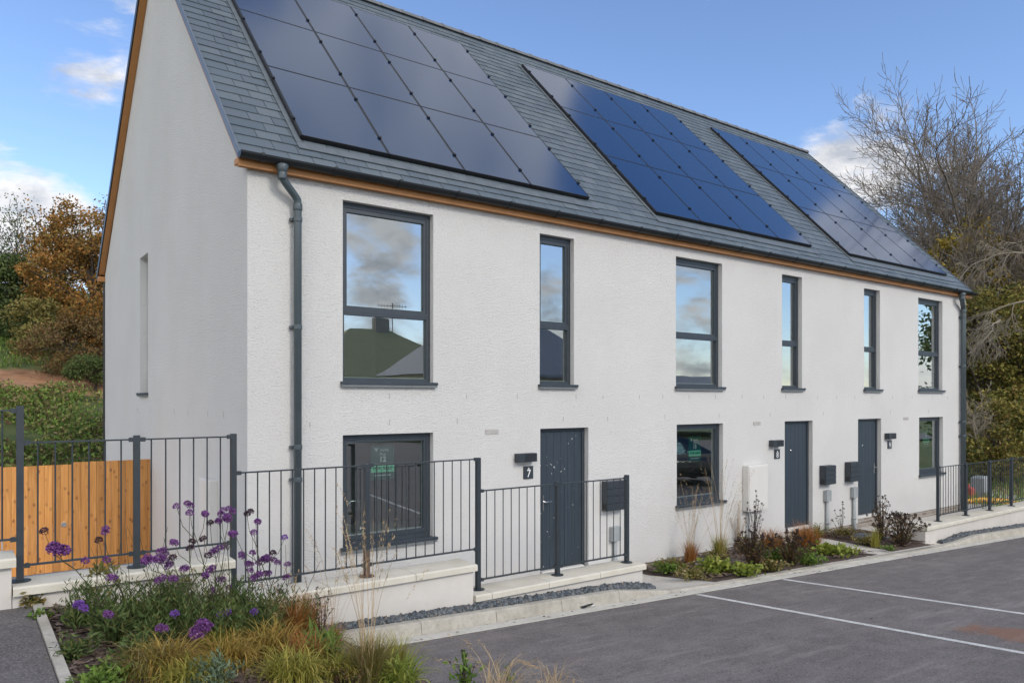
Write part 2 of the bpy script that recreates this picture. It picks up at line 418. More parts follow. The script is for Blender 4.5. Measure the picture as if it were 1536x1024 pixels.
G['green'] = leafmat('fresh_green_leaf', [(0.10,0.18,0.03),(0.15,0.24,0.045),(0.21,0.28,0.06),(0.075,0.14,0.02)], clump=0.25, cscale=8)
G['lime'] = leafmat('lime_leaf', [(0.20,0.26,0.04),(0.29,0.34,0.06),(0.35,0.36,0.08),(0.14,0.20,0.03)], clump=0.25, cscale=8)
G['glauc'] = leafmat('blue_green_leaf', [(0.13,0.19,0.12),(0.19,0.25,0.16),(0.10,0.15,0.09)], clump=0.15, cscale=8)
G['bronze'] = leafmat('bronze_green_leaf', [(0.13,0.13,0.03),(0.20,0.17,0.045),(0.28,0.19,0.06),(0.10,0.12,0.025),(0.42,0.34,0.18)], clump=0.2, cscale=8)
G['straw'] = leafmat('straw', [(0.40,0.29,0.16),(0.50,0.38,0.22),(0.33,0.22,0.12)], trans=0.1)
G['darkseed'] = leafmat('dark_seedhead', [(0.030,0.020,0.014),(0.055,0.036,0.026),(0.045,0.03,0.026)], trans=0.05)
G['brownleaf'] = leafmat('brown_leaf', [(0.12,0.065,0.03),(0.17,0.10,0.045),(0.085,0.07,0.03),(0.13,0.12,0.04)], clump=0.2, cscale=6)
G['chip'] = leafmat('bark_chip', [(0.055,0.035,0.027),(0.12,0.085,0.066),(0.22,0.17,0.14),(0.085,0.055,0.042),(0.16,0.11,0.085)], trans=0.0)
G['weed'] = leafmat('bank_weed', [(0.13,0.23,0.045),(0.20,0.31,0.06),(0.28,0.37,0.08),(0.36,0.33,0.11),(0.27,0.18,0.10),(0.15,0.26,0.055),(0.20,0.13,0.075)], clump=0.75, cscale=0.55)
G['autumn'] = leafmat('autumn_leaf', [(0.351,0.162,0.041),(0.459,0.223,0.054),(0.257,0.135,0.038),(0.297,0.216,0.054),(0.176,0.115,0.034)], clump=0.35, cscale=0.5)
G['ever'] = leafmat('evergreen_leaf', [(0.065,0.10,0.033),(0.10,0.14,0.043),(0.14,0.18,0.056)], clump=0.4, cscale=0.6)
G['olive'] = leafmat('olive_leaf', [(0.21,0.20,0.06),(0.29,0.25,0.08),(0.16,0.17,0.045),(0.34,0.25,0.09)], clump=0.35, cscale=0.6)
G['scrub'] = leafmat('brown_scrub', [(0.15,0.095,0.05),(0.22,0.145,0.06),(0.11,0.105,0.035),(0.25,0.145,0.055)], clump=0.35, cscale=0.6)
G['yellow'] = leafmat('yellow_autumn_leaf', [(0.390,0.286,0.046),(0.312,0.247,0.039),(0.221,0.195,0.036),(0.468,0.325,0.065)], clump=0.35, cscale=0.5)
G['ivy'] = leafmat('ivy_leaf', [(0.13,0.15,0.035),(0.22,0.21,0.05),(0.31,0.27,0.065),(0.40,0.32,0.08),(0.085,0.11,0.03),(0.27,0.18,0.06)], clump=0.5, cscale=0.55)

# ------------------------------------------------------------------ ground functions, camera numbers
CAM = np.array([-2.636, -8.45, 2.53]); S_, C_ = 0.80197, 0.59737
def ray(px, py):
    u = (px-768)/1130.0; v = -(py-598)/1130.0
    return np.array([S_*u + C_, -C_*u + S_, v])
def onY(px, py, Y):
    r = ray(px, py); return CAM + r*(Y-CAM[1])/r[1]
def cp(x, y):                      # car park plane, rising towards the street
    yy = max(y, -14.0)
    return 0.235 - 0.041*x - 0.065*(yy+2)
def hz(x): return -0.15 - 0.0095*max(0.0, x-4)   # ground along the house
def pathz(y): return 0.955 + 0.022*(y+1.66)
def sstep(a, b, x):
    t = min(1, max(0, (x-a)/(b-a))); return t*t*(3-2*t)
def bedz(x, y):
    a = pathz(y) - 0.02; b = cp(0.3, y) + 0.09
    t = (x+2.05)/2.4
    t = min(1, max(0, t))
    return a*(1-t) + b*t + 0.07*math.sin(PI*t)
def frontz(x, y):                  # flush beds and paths between facade and channel
    t = min(1, max(0, (y+1.92)/1.5))
    return (cp(x, -1.95)+0.015)*(1-t) + (hz(x))*t
def hit(px, py, fn):
    r = ray(px, py); t = 2.0
    while t < 60:
        p = CAM + r*t
        if p[2] <= fn(p[0], p[1]): return p
        t += 0.01
    return p
def fx(x0, x1, n): return [x0 + (x1-x0)*i/n for i in range(n+1)]
def sheet(name, xs, ys, fn, mat, parent=None):
    V = [(x, y, fn(x, y)) for y in ys for x in xs]
    n = len(xs); Q = [(j*n+i, j*n+i+1, (j+1)*n+i+1, (j+1)*n+i) for j in range(len(ys)-1) for i in range(n-1)]
    return np_mesh(name, V, Q, mat, parent, smooth=True)
# ------------------------------------------------------------------ the terrace
L_, GD, T_ = 18.0, 9.6, 0.34
ALPHA = math.atan(1.025); CA, SA = math.cos(ALPHA), math.sin(ALPHA)
RY0, RZ0 = -0.10, 5.229            # eave line of the slates
RIDGE_Y = 4.55; RIDGE_Z = RZ0 + 1.025*(RIDGE_Y-RY0)
REAR_Y, REAR_Z = 9.74, 5.22
def RP(x, s, h=0.0): return (x, RY0 + s*CA - h*SA, RZ0 + s*SA + h*CA)
house = thing('terraced_house', 'white roughcast terrace of three joined houses under one long slate roof', 'house', (0, 0, -0.12))

WIN = [ # x0,x1,z0,z1, tall
 (1.13, 2.385, 2.735, 4.915), (4.155, 4.81, 2.735, 4.91), (7.07, 8.285, 2.735, 4.91), (10.083, 10.75, 2.735, 4.91),
 (13.075, 13.748, 2.735, 4.905), (15.50, 16.73, 2.735, 4.90),
 (1.13, 2.385, 0.745, 2.095), (7.09, 8.31, 0.745, 2.10), (15.54, 16.76, 0.745, 2.095)]
DOORS = [(4.165, 5.10), (10.17, 11.12), (12.83, 13.80)]
openings = [(a, b, c, d) for a, b, c, d in WIN] + [(a, b, -0.11, 2.10) for a, b in DOORS]
ZTOP = 5.16
mb = MB()
def cells(mb, a0, a1, z0, z1, ops, mp, depth):
    xs = sorted(set([a0, a1] + [o[0] for o in ops] + [o[1] for o in ops]))
    zs = sorted(set([z0, z1] + [o[2] for o in ops] + [o[3] for o in ops]))
    for i in range(len(xs)-1):
        for j in range(len(zs)-1):
            cx, cz = (xs[i]+xs[i+1])/2, (zs[j]+zs[j+1])/2
            if any(o[0] < cx < o[1] and o[2] < cz < o[3] for o in ops): continue
            for d in (0, depth):
                mb.quad(mp(xs[i], zs[j], d), mp(xs[i+1], zs[j], d), mp(xs[i+1], zs[j+1], d), mp(xs[i], zs[j+1], d))
    for x0, x1, q0, q1 in ops:
        for (p, q) in (((x0,q0),(x0,q1)), ((x1,q0),(x1,q1)), ((x0,q0),(x1,q0)), ((x0,q1),(x1,q1))):
            mb.quad(mp(p[0],p[1],0), mp(q[0],q[1],0), mp(q[0],q[1],depth), mp(p[0],p[1],depth))
cells(mb, 0, L_, -0.11, ZTOP, openings, lambda a, z, d: (a, d, z), T_)
GW = (5.25, 5.92, 2.63, 4.97)
cells(mb, 0, GD, -0.11, ZTOP, [GW], lambda a, z, d: (d, a, z), T_)
cells(mb, 0, GD, -0.11, ZTOP, [], lambda a, z, d: (L_-d, a, z), T_)
mb.quad((0,GD,-0.11), (L_,GD,-0.11), (L_,GD,ZTOP), (0,GD,ZTOP))
for X in (0, L_):                   # gable peaks
    pk = [(X, 0, ZTOP), (X, GD, ZTOP), (X, RIDGE_Y, RIDGE_Z-0.10)]
    mb.add(pk, [(0,1,2)])
mb.build('wall', M['render'], house)

mb = MB(); mb.box(0.018, L_-0.018, 0.018, GD-0.018, -0.9, -0.112); mb.build('plinth', M['brick'], house)
# inside: floors, party walls, rear partition
mb = MB()
for z0, z1 in ((-0.1, 0.0), (2.36, 2.60), (5.02, 5.10)):
    mb.box(T_+0.004, L_-T_-0.004, T_+0.004, GD-0.1, z0, z1)
mb.build('floor_slab', M['plaster'], house)
mb = MB()
for x in (6.0, 12.0): mb.box(x-0.1, x+0.1, T_+0.006, GD-0.2, 0.002, 2.358); mb.box(x-0.1, x+0.1, T_+0.006, GD-0.2, 2.602, 5.018)
for x0, x1 in ((T_+0.01, 5.895), (6.105, 11.895), (12.105, L_-T_-0.01)):
    for z0, z1 in ((0.004, 2.356), (2.604, 5.016)): mb.box(x0, x1, 3.9, 4.0, z0, z1)
for x in (3.55, 9.6, 14.45):
    mb.box(x-0.05, x+0.05, T_+0.01, 3.898, 0.004, 2.356); mb.box(x-0.05, x+0.05, T_+0.01, 3.898, 2.604, 5.016)
mb.build('partition', M['plaster'], house)

# ---- roof
mb = MB()
th = 0.055
prof = [(RY0, RZ0), (RIDGE_Y, RIDGE_Z), (REAR_Y, REAR_Z), (REAR_Y, REAR_Z-th*1.3), (RIDGE_Y, RIDGE_Z-th*1.45), (RY0, RZ0-th*1.3)]
mb.prism(prof, -0.115, L_+0.115)
roof = mb.build('roof', M['black'], house)
rng = random.Random(11)
mb = MB(); SR = (RIDGE_Y-RY0)/CA
gauge = 0.2; wid = 0.29
rows = int(SR/gauge)+1
for r in range(rows):
    s0 = -0.045 + r*gauge; s1 = min(s0+gauge+0.02, SR+0.01)
    if s0 > SR-0.03: break
    x = -0.13 + (0 if r % 2 else 0.0); first = True
    while x < L_+0.13-0.01:
        w = wid if not first else (wid*1.5 if r % 2 else wid)
        first = False
        x1 = min(x+w, L_+0.13)
        a = x+0.0035; b = x1-0.0035; d = rng.uniform(-0.003, 0.003); k = rng.uniform(-.002, .002)
        h0 = 0.018+rng.uniform(-.002, .004); h1 = 0.006
        lo = 0.012
        V = [RP(a,s0+d,h0),RP(b,s0+d+k,h0+rng.uniform(-.002,.003)),RP(b,s1,h1),RP(a,s1,h1),RP(a,s0+d,h0-lo),RP(b,s0+d+k,h0-lo),RP(b,s1,h1-lo),RP(a,s1,h1-lo)]
        mb.add(V, [(0,1,2,3),(4,5,1,0),(5,6,2,1),(7,4,0,3)])
        x = x1
mb.build('slates', M['slate'], roof)
# rear slope covering
mb = MB(); bl = math.hypot(REAR_Y-RIDGE_Y, RIDGE_Z-REAR_Z); cb, sb = (REAR_Y-RIDGE_Y)/bl, (RIDGE_Z-REAR_Z)/bl
def BP(x, s, h): return (x, REAR_Y - s*cb + h*sb, REAR_Z + s*sb + h*cb)
for r in range(int(bl/0.2)+1):
    s0 = -0.04+r*0.2; s1 = min(s0+0.21, bl); 
    if s0 > bl-0.03: break
    V = [BP(-0.13,s0,.018),BP(L_+.13,s0,.018),BP(L_+.13,s1,.006),BP(-0.13,s1,.006),BP(-0.13,s0,.008),BP(L_+.13,s0,.008),BP(L_+.13,s1,-.002),BP(-0.13,s1,-.002)]
    mb.add(V, [(0,1,2,3),(4,5,1,0),(5,6,2,1),(7,4,0,3)])
mb.build('rear_slates', M['slate'], roof)
mb = MB(); x = -0.13; i = 0
while x < L_+0.12:
    x1 = min(x+0.45, L_+0.13); n = 8; arc = []
    for k in range(n+1):
        a = PI*(0.04+0.92*k/n); arc.append((RIDGE_Y+0.118*math.cos(a), RIDGE_Z-0.055+0.115*math.sin(a)))
    mb.prism(arc, x+0.004, x1-0.004)
    arc2 = [(RIDGE_Y+(p-RIDGE_Y)*1.07, RIDGE_Z-0.055+(q-RIDGE_Z+0.055)*1.07) for p, q in arc]
    mb.prism(arc2, x1-0.03, x1+0.02)
    x = x1
mb.build('ridge_tiles', mottled('ridge_tile', (0.11, 0.115, 0.125), (0.16, 0.165, 0.17), 0.7, 5, bump=.2), roof)
mb = MB()
for X0, X1 in ((-0.136, -0.1165), (L_+0.1165, L_+0.136)):
    mb = MB(); V = []
    for (s, h) in ((-0.05, -0.05), (SR, -0.05), (SR, 0.03), (-0.05, 0.03)): V += [RP(X0, s, h)]
    W = [(X1, q[1], q[2]) for q in V]
    mb.add(V+W, [(0,1,2,3),(4,5,6,7),(0,1,5,4),(1,2,6,5),(2,3,7,6),(3,0,4,7)])
    mb.build('verge_trim', M['verge'], roof)
mb = MB()
for X0, X1 in ((-0.136, -0.1165), (L_+0.1165, L_+0.136)):
    mb = MB(); V = [BP(X0, -0.05, -0.085), BP(X0, bl, -0.085), BP(X0, bl, 0.03), BP(X0, -0.05, 0.03)]
    W = [(X1, q[1], q[2]) for q in V]
    mb.add(V+W, [(0,1,2,3),(4,5,6,7),(0,1,5,4),(1,2,6,5),(2,3,7,6),(3,0,4,7)])
    mb.build('rear_verge_trim', M['black'], roof)
mb = MB()                           # brown boards under the overhang of both gables
for X0, X1 in ((-0.113, -0.003), (L_+0.003, L_+0.113)):
    mb = MB()
    for fn, l in ((RP, SR-0.06), (BP, bl-0.06)):
        V = [fn(X0, 0.03, -0.10), fn(X0, l, -0.10), fn(X0, l, -0.074), fn(X0, 0.03, -0.074)]
        W = [(X1, q[1], q[2]) for q in V]
        mb.add(V+W, [(0,1,2,3),(4,5,6,7),(0,1,5,4),(1,2,6,5),(2,3,7,6),(3,0,4,7)])
    mb.box(X0-0.014, X1, REAR_Y-0.14, REAR_Y-0.005, REAR_Z-0.2, REAR_Z-0.09)
    mb.build('verge_soffit', M['timber'], house)
mb = MB()
mb.box(-0.128, L_+0.128, -0.098, -0.074, 5.072, 5.165); mb.box(-0.112, L_+0.112, -0.072, -0.003, 5.078, 5.098)
for X0, X1 in ((-0.128, -0.003), (L_+0.003, L_+0.128)): mb.box(X0, X1, -0.072, 0.05, 5.10, 5.165)
mb.build('fascia', M['timber'], house)
def gutter(yc, zc, sgn):
    mb = MB(); R = 0.068; n = 10; prof = []
    for k in range(n+1):
        a = PI+PI*k/n; prof.append((yc+R*math.cos(a), zc+R*math.sin(a)))
    for k in range(n, -1, -1):
        a = PI+PI*k/n; prof.append((yc+(R-.006)*math.cos(a), zc+(R-.006)*math.sin(a)))
    mb.prism(prof, -0.135, L_+0.16)
    for X in (-0.137, L_+0.158): mb.prism(prof[:n+1], X, X+0.006)
    return mb.build('gutter', M['gutter'], house)
gut = gutter(-0.166, 5.205, 1)
mb = MB(); x = 0.08
while x < L_:
    prof = []
    for k in range(11):
        a = PI+PI*k/10; prof.append((-0.166+0.075*math.cos(a), 5.205+0.075*math.sin(a)))
    for k in range(10, -1, -1):
        a = PI+PI*k/10; prof.append((-0.166+0.0682*math.cos(a), 5.205+0.0682*math.sin(a)))
    mb = MB(); mb.prism(prof, x, x+0.04); mb.box(x+.002, x+.038, -0.243, -0.229, 5.19, 5.214); mb.build('gutter_bracket', M['gutter'], gut)
    x += 0.845
gutter(REAR_Y+0.07, 5.17, -1)
def downpipe(xo, xw, zb, clips, r):
    mb = MB()
    pts = [(xo,-0.162,5.13),(xo,-0.162,5.04),(xo+0.004,-0.160,5.0),(xo+(xw-xo)*.2,-0.145,4.955),(xo+(xw-xo)*.8,-0.098,4.84),(xw-0.004,-0.083,4.80),(xw,-0.08,4.75),(xw,-0.08,zb)]
    mb.tube(pts, r, 14)
    mb.lathe([(r+.002,0),(r+.008,0.02),(r+.03,0.08),(0.062,0.10)], (xo,-0.162,5.05), 14)
    for z in (5.04, 4.74): mb.lathe([(r+.006,0),(r+.008,0.01),(r+.008,0.07),(r+.006,0.08)], (xw if z < 5 else xo, -0.08 if z < 5 else -0.162, z-.06), 14)
    p = mb.build('downpipe', M['pipe'], house, True)
    for z in clips:
        m2 = MB(); m2.lathe([(r+.004,0),(r+.007,.006),(r+.007,.05),(r+.004,.056)], (xw,-0.08,z), 14); m2.box(xw-r-.03, xw+r+.006, -0.055, 0.0, z+.012, z+.044)
        m2.build('pipe_clip', M['pipe'], p)
    return p
downpipe(0.335, 0.545, -0.25, (4.55, 3.32, 1.95, 1.58), 0.044)
downpipe(17.40, 17.68, -0.3, (4.55, 3.32, 1.93, 1.58), 0.058)
mb = MB(); mb.tube([(0.0, GD+.05, 5.1), (0.0, GD+.05, -0.3)], 0.035, 10); mb.build('downpipe', M['black'], house)

# ---- windows
def bars(mb, x0, x1, z0, z1, w, y0, y1, top=None, bot=None):
    t = top or w; b = bot or w
    mb.box(x0, x0+w, y0, y1, z0, z1); mb.box(x1-w, x1, y0, y1, z0, z1)
    mb.box(x0+w, x1-w, y0, y1, z1-t, z1); mb.box(x0+w, x1-w, y0, y1, z0, z0+b)
def pane(name, x0, x1, z0, z1, y, parent):
    mb = MB(); mb.quad((x0,y,z0),(x1,y,z0),(x1,y,z1),(x0,y,z1)); return mb.build(name, M['glass'], parent)
def window(x0, x1, z0, z1):
    mb = MB(); tall = z1 > 3; e = 0.003
    x0 += e; x1 -= e; zt = z1-e; zb = z0+0.002
    bars(mb, x0, x1, zb, zt, 0.052, 0.085, 0.155, top=0.06, bot=0.05)
    panes = []
    if tall:
        zm = 3.60
        mb.box(x0+0.052, x1-0.052, 0.083, 0.157, zm-0.045, zm+0.028)
        mb.box(x0+0.052, x1-0.052, 0.0795, 0.0825, zm-0.012, zm-0.006)
        bars(mb, x0+0.054, x1-0.054, zm+0.030, zt-0.062, 0.036, 0.094, 0.146, top=0.05, bot=0.034)
        panes = [(x0+0.09, x1-0.09, zm+0.064, zt-0.112), (x0+0.052, x1-0.052, zb+0.05, zm-0.045)]
    else:
        bars(mb, x0+0.054, x1-0.054, zb+0.052, zt-0.062, 0.034, 0.094, 0.146, bot=0.06)
        panes = [(x0+0.088, x1-0.088, zb+0.112, zt-0.096)]
    mb.cur = 1
    for a, b, c, d in panes: bars(mb, a+.001, b-.001, c+.001, d-.001, 0.012, 0.134, 0.142)
    mb.cur = 2                      # plastered reveal and window board inside
    w = mb.build('window', [M['frame'], M['spacer'], M['plaster']], house)
    for a, b, c, d in panes: pane('pane', a, b, c, d, 0.127, w)
    s = MB(); s.bbox(x0-0.035, x1+0.04, -0.062, 0.083, z0-0.030, z0+0.004, 0.004); s.cur = 1; s.box(x0-0.03, x1+0.035, -0.050, 0.08, z0-0.060, z0-0.0305)
    s.build('sill', [M['frame'], M['sillgrey']], w)
for w in WIN: window(*w)
mb = MB(); bars(mb, 0, 0, 0, 0, 0, 0, 0) if False else None
a, b, c, d = GW
for q in ((a+.003, a+.055, c+.003, d-.003), (b-.055, b-.003, c+.003, d-.003), (a+.055, b-.055, d-.06, d-.003), (a+.055, b-.055, c+.003, c+.06)):
    mb.box(0.14, 0.21, q[0], q[1], q[2], q[3])
w = mb.build('window', M['frame'], house)
mb = MB(); mb.quad((0.175, a+.055, c+.06), (0.175, b-.055, c+.06), (0.175, b-.055, d-.06), (0.175, a+.055, d-.06)); mb.build('pane', M['glass'], w)
mb = MB(); mb.bbox(-0.055, 0.138, a-.03, b+.03, c-.032, c+.002, .004); mb.cur = 1; mb.box(-0.045, 0.13, a-.025, b+.025, c-.06, c-.0325); mb.build('sill', [M['frame'], M['sillgrey']], w)

# ---- doors
def door(x0, x1, marked, side, furn):
    x0 += .003; x1 -= .003
    y = 0.10
    mb = MB(); n = 6; a, b = x0+0.052, x1-0.055; z0, z1 = 0.03, 2.045; w = (b-a)/n
    mb.box(a, b, y+0.008, y+0.05, z0, z1)
    for i in range(n): mb.bbox(a+i*w+.0015, a+(i+1)*w-.0015, y, y+0.0075, z0+.002, z1-.002, .0)
    d = mb.build('door', M['door_marked'] if marked else M['door'], house)
    f = MB(); f.box(x0, x0+0.05, 0.085, 0.16, -0.005, 2.097); f.box(x1-0.052, x1, 0.085, 0.16, -0.005, 2.097); f.box(x0+.05, x1-.052, 0.085, 0.16, 2.05, 2.097)
    f.build('door_frame', M['frame'], d)
    t = MB(); t.bbox(x0+.051, x1-.053, 0.03, 0.17, -0.03, 0.026, .006); t.build('threshold', M['whitebox'], d)
    s = MB(); s.box(x0, x1, 0.0, 0.16, -0.108, -0.032); s.build('door_step', M['brick'] if not marked else M['sillgrey'], d)
    hx = a+0.07 if side == 'l' else b-0.07
    h = MB()
    if furn != 'none':
        h.box(hx-.014, hx+.014, y-.010, y-.001, 0.90, 1.12); sg = 1 if side == 'l' else -1
        h.tube([(hx, y-.01, 1.03), (hx, y-.055, 1.03), (hx+sg*.02, y-.06, 1.03), (hx+sg*.12, y-.06, 1.028)], 0.010, 8)
        h.build('handle', M['chrome'], d)
    k = MB(); cx = (a+b)/2 - 0.12
    k.lathe([(0.016, 0), (0.016, 0.004), (0.010, 0.008)], (0, 0, 0), 12)
    k.v = [(cx+p[0], y-p[2]-.0005, 1.52+p[1]) for p in k.v]; k.build('spyhole', M['chrome'], d)
    return d
door(*DOORS[0], True, 'l', 'lever'); door(*DOORS[1], False, 'l', 'none'); door(*DOORS[2], False, 'r', 'lever')
# small vents in the render
mb = MB()
for x in (3.31, 9.29, 14.9): mb = MB(); mb.box(x-.11, x+.11, -0.006, 0.001, 2.045, 2.11); mb.build('air_brick', M['weep'], house)
rr = random.Random(3)
for x in (.62, 1.75, 2.9, 3.75, 4.85, 5.4, 6.2, 6.75, 7.4, 8.1, 8.85, 9.5, 10.2, 11.3, 12.0, 12.7, 13.4, 14.3, 15.2, 16.2, 17.0):
    mb = MB(); mb.box(x-.004, x+.005, -0.003, .001, 2.53, 2.59+rr.uniform(0, .02)); mb.build('weep_vent', M['weep'], house)
for x in (0.72, 1.75, 2.75, 4.6, 5.5, 6.8, 8.2, 9.7, 11.5, 14.2, 16.0): mb = MB(); mb.box(x-.004, x+.005, -0.003, .001, 2.2, 2.26+rr.uniform(0, .02)); mb.build('weep_vent', M['weep'], house)
for y in (0.9, 1.6, 2.6, 3.4, 5.0, 6.1): mb = MB(); mb.box(-0.003, .001, y-.005, y+.005, 2.30, 2.38); mb.build('weep_vent', M['weep'], house)
# ---- solar arrays
def array(x0, label):
    o = thing('solar_array', label, 'solar panels', RP(x0, 0.52, 0), 'solar arrays on the roof')
    W, H = 1.155, 1.765
    for c in range(4):
        for r in range(3):
            a = x0+c*W+.009; b = x0+(c+1)*W-.009; s0 = 0.52+r*H+.005; s1 = 0.52+(r+1)*H-.005
            mb = MB(); h0, h1 = 0.045, 0.078
            V = [RP(a,s0,h0),RP(b,s0,h0),RP(b,s1,h0),RP(a,s1,h0),RP(a,s0,h1),RP(b,s0,h1),RP(b,s1,h1),RP(a,s1,h1)]
            mb.add(V, [(3,2,1,0),(0,1,5,4),(1,2,6,5),(2,3,7,6),(3,0,4,7)])
            f = .012
            I = [RP(a+f,s0+f,h1),RP(b-f,s0+f,h1),RP(b-f,s1-f,h1),RP(a+f,s1-f,h1)]
            mb.add(V[4:]+I, [(0,1,5,4),(1,2,6,5),(2,3,7,6),(3,0,4,7)])
            mb.cur = 1; mb.add([RP(a+f,s0+f,h1-.001),RP(b-f,s0+f,h1-.001),RP(b-f,s1-f,h1-.001),RP(a+f,s1-f,h1-.001)], [(0,1,2,3)])
            mb.build('solar_panel', [M['black'], M['panel']], o)
    for c in range(5):
        x = x0+c*W
        for r in range(3):
            for q in (0.22, 0.80):
                mb = MB(); s = 0.52+(r+q)*H; w = .017; h1 = .078
                V = [RP(x-w,s-.022,h1+.001),RP(x+w,s-.022,h1+.001),RP(x+w,s+.022,h1+.001),RP(x-w,s+.022,h1+.001),RP(x-w,s-.022,h1+.022),RP(x+w,s-.022,h1+.022),RP(x+w,s+.022,h1+.022),RP(x-w,s+.022,h1+.022)]
                mb.add(V, [(4,5,6,7),(0,1,5,4),(1,2,6,5),(2,3,7,6),(3,0,4,7)]); mb.build('clamp', M['black'], o)
        mb = MB(); V = []                       # rail below the column joint
        for (dx, h) in ((-.008,.024),(.008,.024),(.008,.076),(-.008,.076)): V.append(RP(x+dx,.53,h))
        for (dx, h) in ((-.008,.024),(.008,.024),(.008,.076),(-.008,.076)): V.append(RP(x+dx,.51+3*H,h))
        mb.add(V, [(0,1,5,4),(1,2,6,5),(2,3,7,6),(3,0,4,7),(0,1,2,3)]); mb.build('column_rail', M['black'], o)
    mb = MB()
    def strip(xa, xb, sa, sb, h):
        V = [RP(xa,sa,h),RP(xb,sa,h),RP(xb,sb,h),RP(xa,sb,h),RP(xa,sa,h-.012),RP(xb,sa,h-.012),RP(xb,sb,h-.012),RP(xa,sb,h-.012)]
        mb.add(V, [(0,1,2,3),(4,5,1,0),(5,6,2,1),(7,4,0,3)])
    strip(x0-.075, x0-.006, .44, .52+3*H+.03, .030); strip(x0-.075, x0+4*W+.09, .30, .435, .030)
    mb.build('flashing', M['lead'], o)
    mb = MB()                        # black skirt under the panel edges
    for (xa, xb, sa, sb) in ((x0+.012, x0+4*W-.012, .532, .552), (x0+.012, x0+.03, .56, .5+3*H), (x0+4*W-.03, x0+4*W-.012, .56, .5+3*H)):
        V = [RP(xa,sa,.02),RP(xb,sa,.02),RP(xb,sb,.02),RP(xa,sb,.02),RP(xa,sa,.044),RP(xb,sa,.044),RP(xb,sb,.044),RP(xa,sb,.044)]
        mb.add(V, [(4,5,6,7),(0,1,5,4),(1,2,6,5),(2,3,7,6),(3,0,4,7)])
    mb.build('mounting_rail', M['black'], o)
array(0.70, 'dark grey twelve panel solar array on the roof nearest the gable end')
array(6.83, 'deep blue twelve panel solar array in the middle of the long roof')
array(12.87, 'pale cloud reflecting solar array at the far right end of the roof')

# ---- fixtures on the facade
def lamp(x0, x1, z0, z1, label):
    o = thing('wall_lamp', label, 'wall lamp', ((x0+x1)/2, -0.002, z0), 'wall lamps beside the front doors')
    mb = MB(); mb.bbox(x0, x1, -0.11, -0.002, z0, z1, .004); mb.build('lamp_housing', M['box'], o)
    mb = MB()
    for k in range(4): mb.box(x0+.11, x1-.012, -0.114, -0.1105, z0+.014+k*.026, z0+.028+k*.026)
    mb.build('louvre', M['black'], o)
lamp(3.70, 4.02, 1.645, 1.765, 'louvred grey wall lamp above the house number 7 plate')
lamp(9.66, 9.98, 1.635, 1.755, 'plain dark wall lamp above the house number 8 plate')
lamp(13.94, 14.25, 1.645, 1.77, 'dark wall lamp above the house number 9 plate near the end')
def plate(x, z, num):
    o = thing('house_number', 'small dark plate with a white %s on the white wall' % num, 'number plate', (x, -0.001, z), 'house number plates')
    mb = MB(); mb.bbox(x-.085, x+.085, -0.014, -0.001, z-.09, z+.09, .003); mb.build('plate', M['box'], o)
    text_mesh('digit', num, 0.15, M['white'], o, (x+.005, -0.0155, z-.02), bold=0.0)
    mb = MB(); mb.add([(x-.012,-.0155,z+.05),(x+.018,-.0155,z+.05),(x+.003,-.0155,z+.072)], [(0,1,2)]); mb.box(x-.02, x+.026, -.0158, -.0150, z+.042, z+.046); mb.build('mark', M['white'], o)
plate(3.94, 1.487, '7'); plate(9.91, 1.487, '8'); plate(14.15, 1.51, '9')
def letterbox(x0, x1, z0, z1, label):
    o = thing('letterbox', label, 'letterbox', ((x0+x1)/2, -0.002, z0), 'letterboxes on the facade')
    mb = MB(); mb.box(x0, x1, -0.125, -0.002, z0, z1); mb.build('casing', M['box'], o)
    n = 4; h = (z1-z0)/n
    mb = MB()
    for k in range(n): mb.bbox(x0+.004, x1-.004, -0.140, -0.1255, z0+k*h+.004, z0+(k+1)*h-.004, .004)
    mb.build('front_panel', M['box'], o)
    mb = MB(); mb.box(x0-.002, x0+.0005, -0.11, -0.03, z0+.02, z0+.11); mb.build('newspaper_slot', M['black'], o)
letterbox(5.37, 5.78, 0.82, 1.27, 'dark grey letterbox right of door 7 behind the railing')
letterbox(11.36, 11.74, 0.81, 1.19, 'dark grey letterbox right of door 8, left of a near twin')
letterbox(12.30, 12.67, 0.81, 1.215, 'dark grey letterbox hard against the left edge of door 9')
def socket(x, z, label):
    o = thing('cable_conduit', label, 'cable conduit', (x, -0.03, -0.2), 'grey cable conduits below the letterboxes')
    mb = MB(); mb.bbox(x-.085, x+.085, -0.085, -0.002, z, z+.22, .008); mb.build('junction_box', M['greybox'], o)
    mb = MB(); mb.tube([(x, -0.04, z), (x, -0.04, -0.05), (x+.01, -0.05, -0.16), (x+.02, -0.08, -0.24)], 0.034, 10); mb.tube([(x, -.04, 0.0), (x, -.04, 0.05)], .042, 10); mb.build('conduit_pipe', M['greybox'], o, True)
socket(5.62, 0.335, 'grey junction box and conduit under the letterbox of door 7')
socket(11.58, 0.465, 'grey conduit between door 8 and the bed, left of its twin')
socket(12.60, 0.455, 'grey conduit beside the left edge of door 9')
o = thing('meter_box', 'white wall mounted meter box between the window and door 8', 'meter box', (9.15, -0.002, 0.5))
mb = MB(); mb.bbox(8.87, 9.45, -0.125, -0.002, 0.50, 1.325, .01); mb.build('cabinet', M['whitebox'], o)
mb = MB(); mb.bbox(8.895, 9.425, -0.133, -0.1255, 0.525, 1.30, .004); mb.build('door', M['whitebox'], o)
mb = MB(); mb.tube([(8.98, -.05, .499), (8.98, -.05, -.25)], .022, 8); mb.build('conduit_pipe', M['greybox'], o)
o = thing('meter_box', 'white meter box on the gable wall behind the purple flowers', 'meter box', (-0.002, 1.4, 0.6))
mb = MB(); mb.bbox(-0.10, -0.002, 1.15, 1.62, 0.60, 1.53, .008); mb.build('cabinet', M['whitebox'], o)
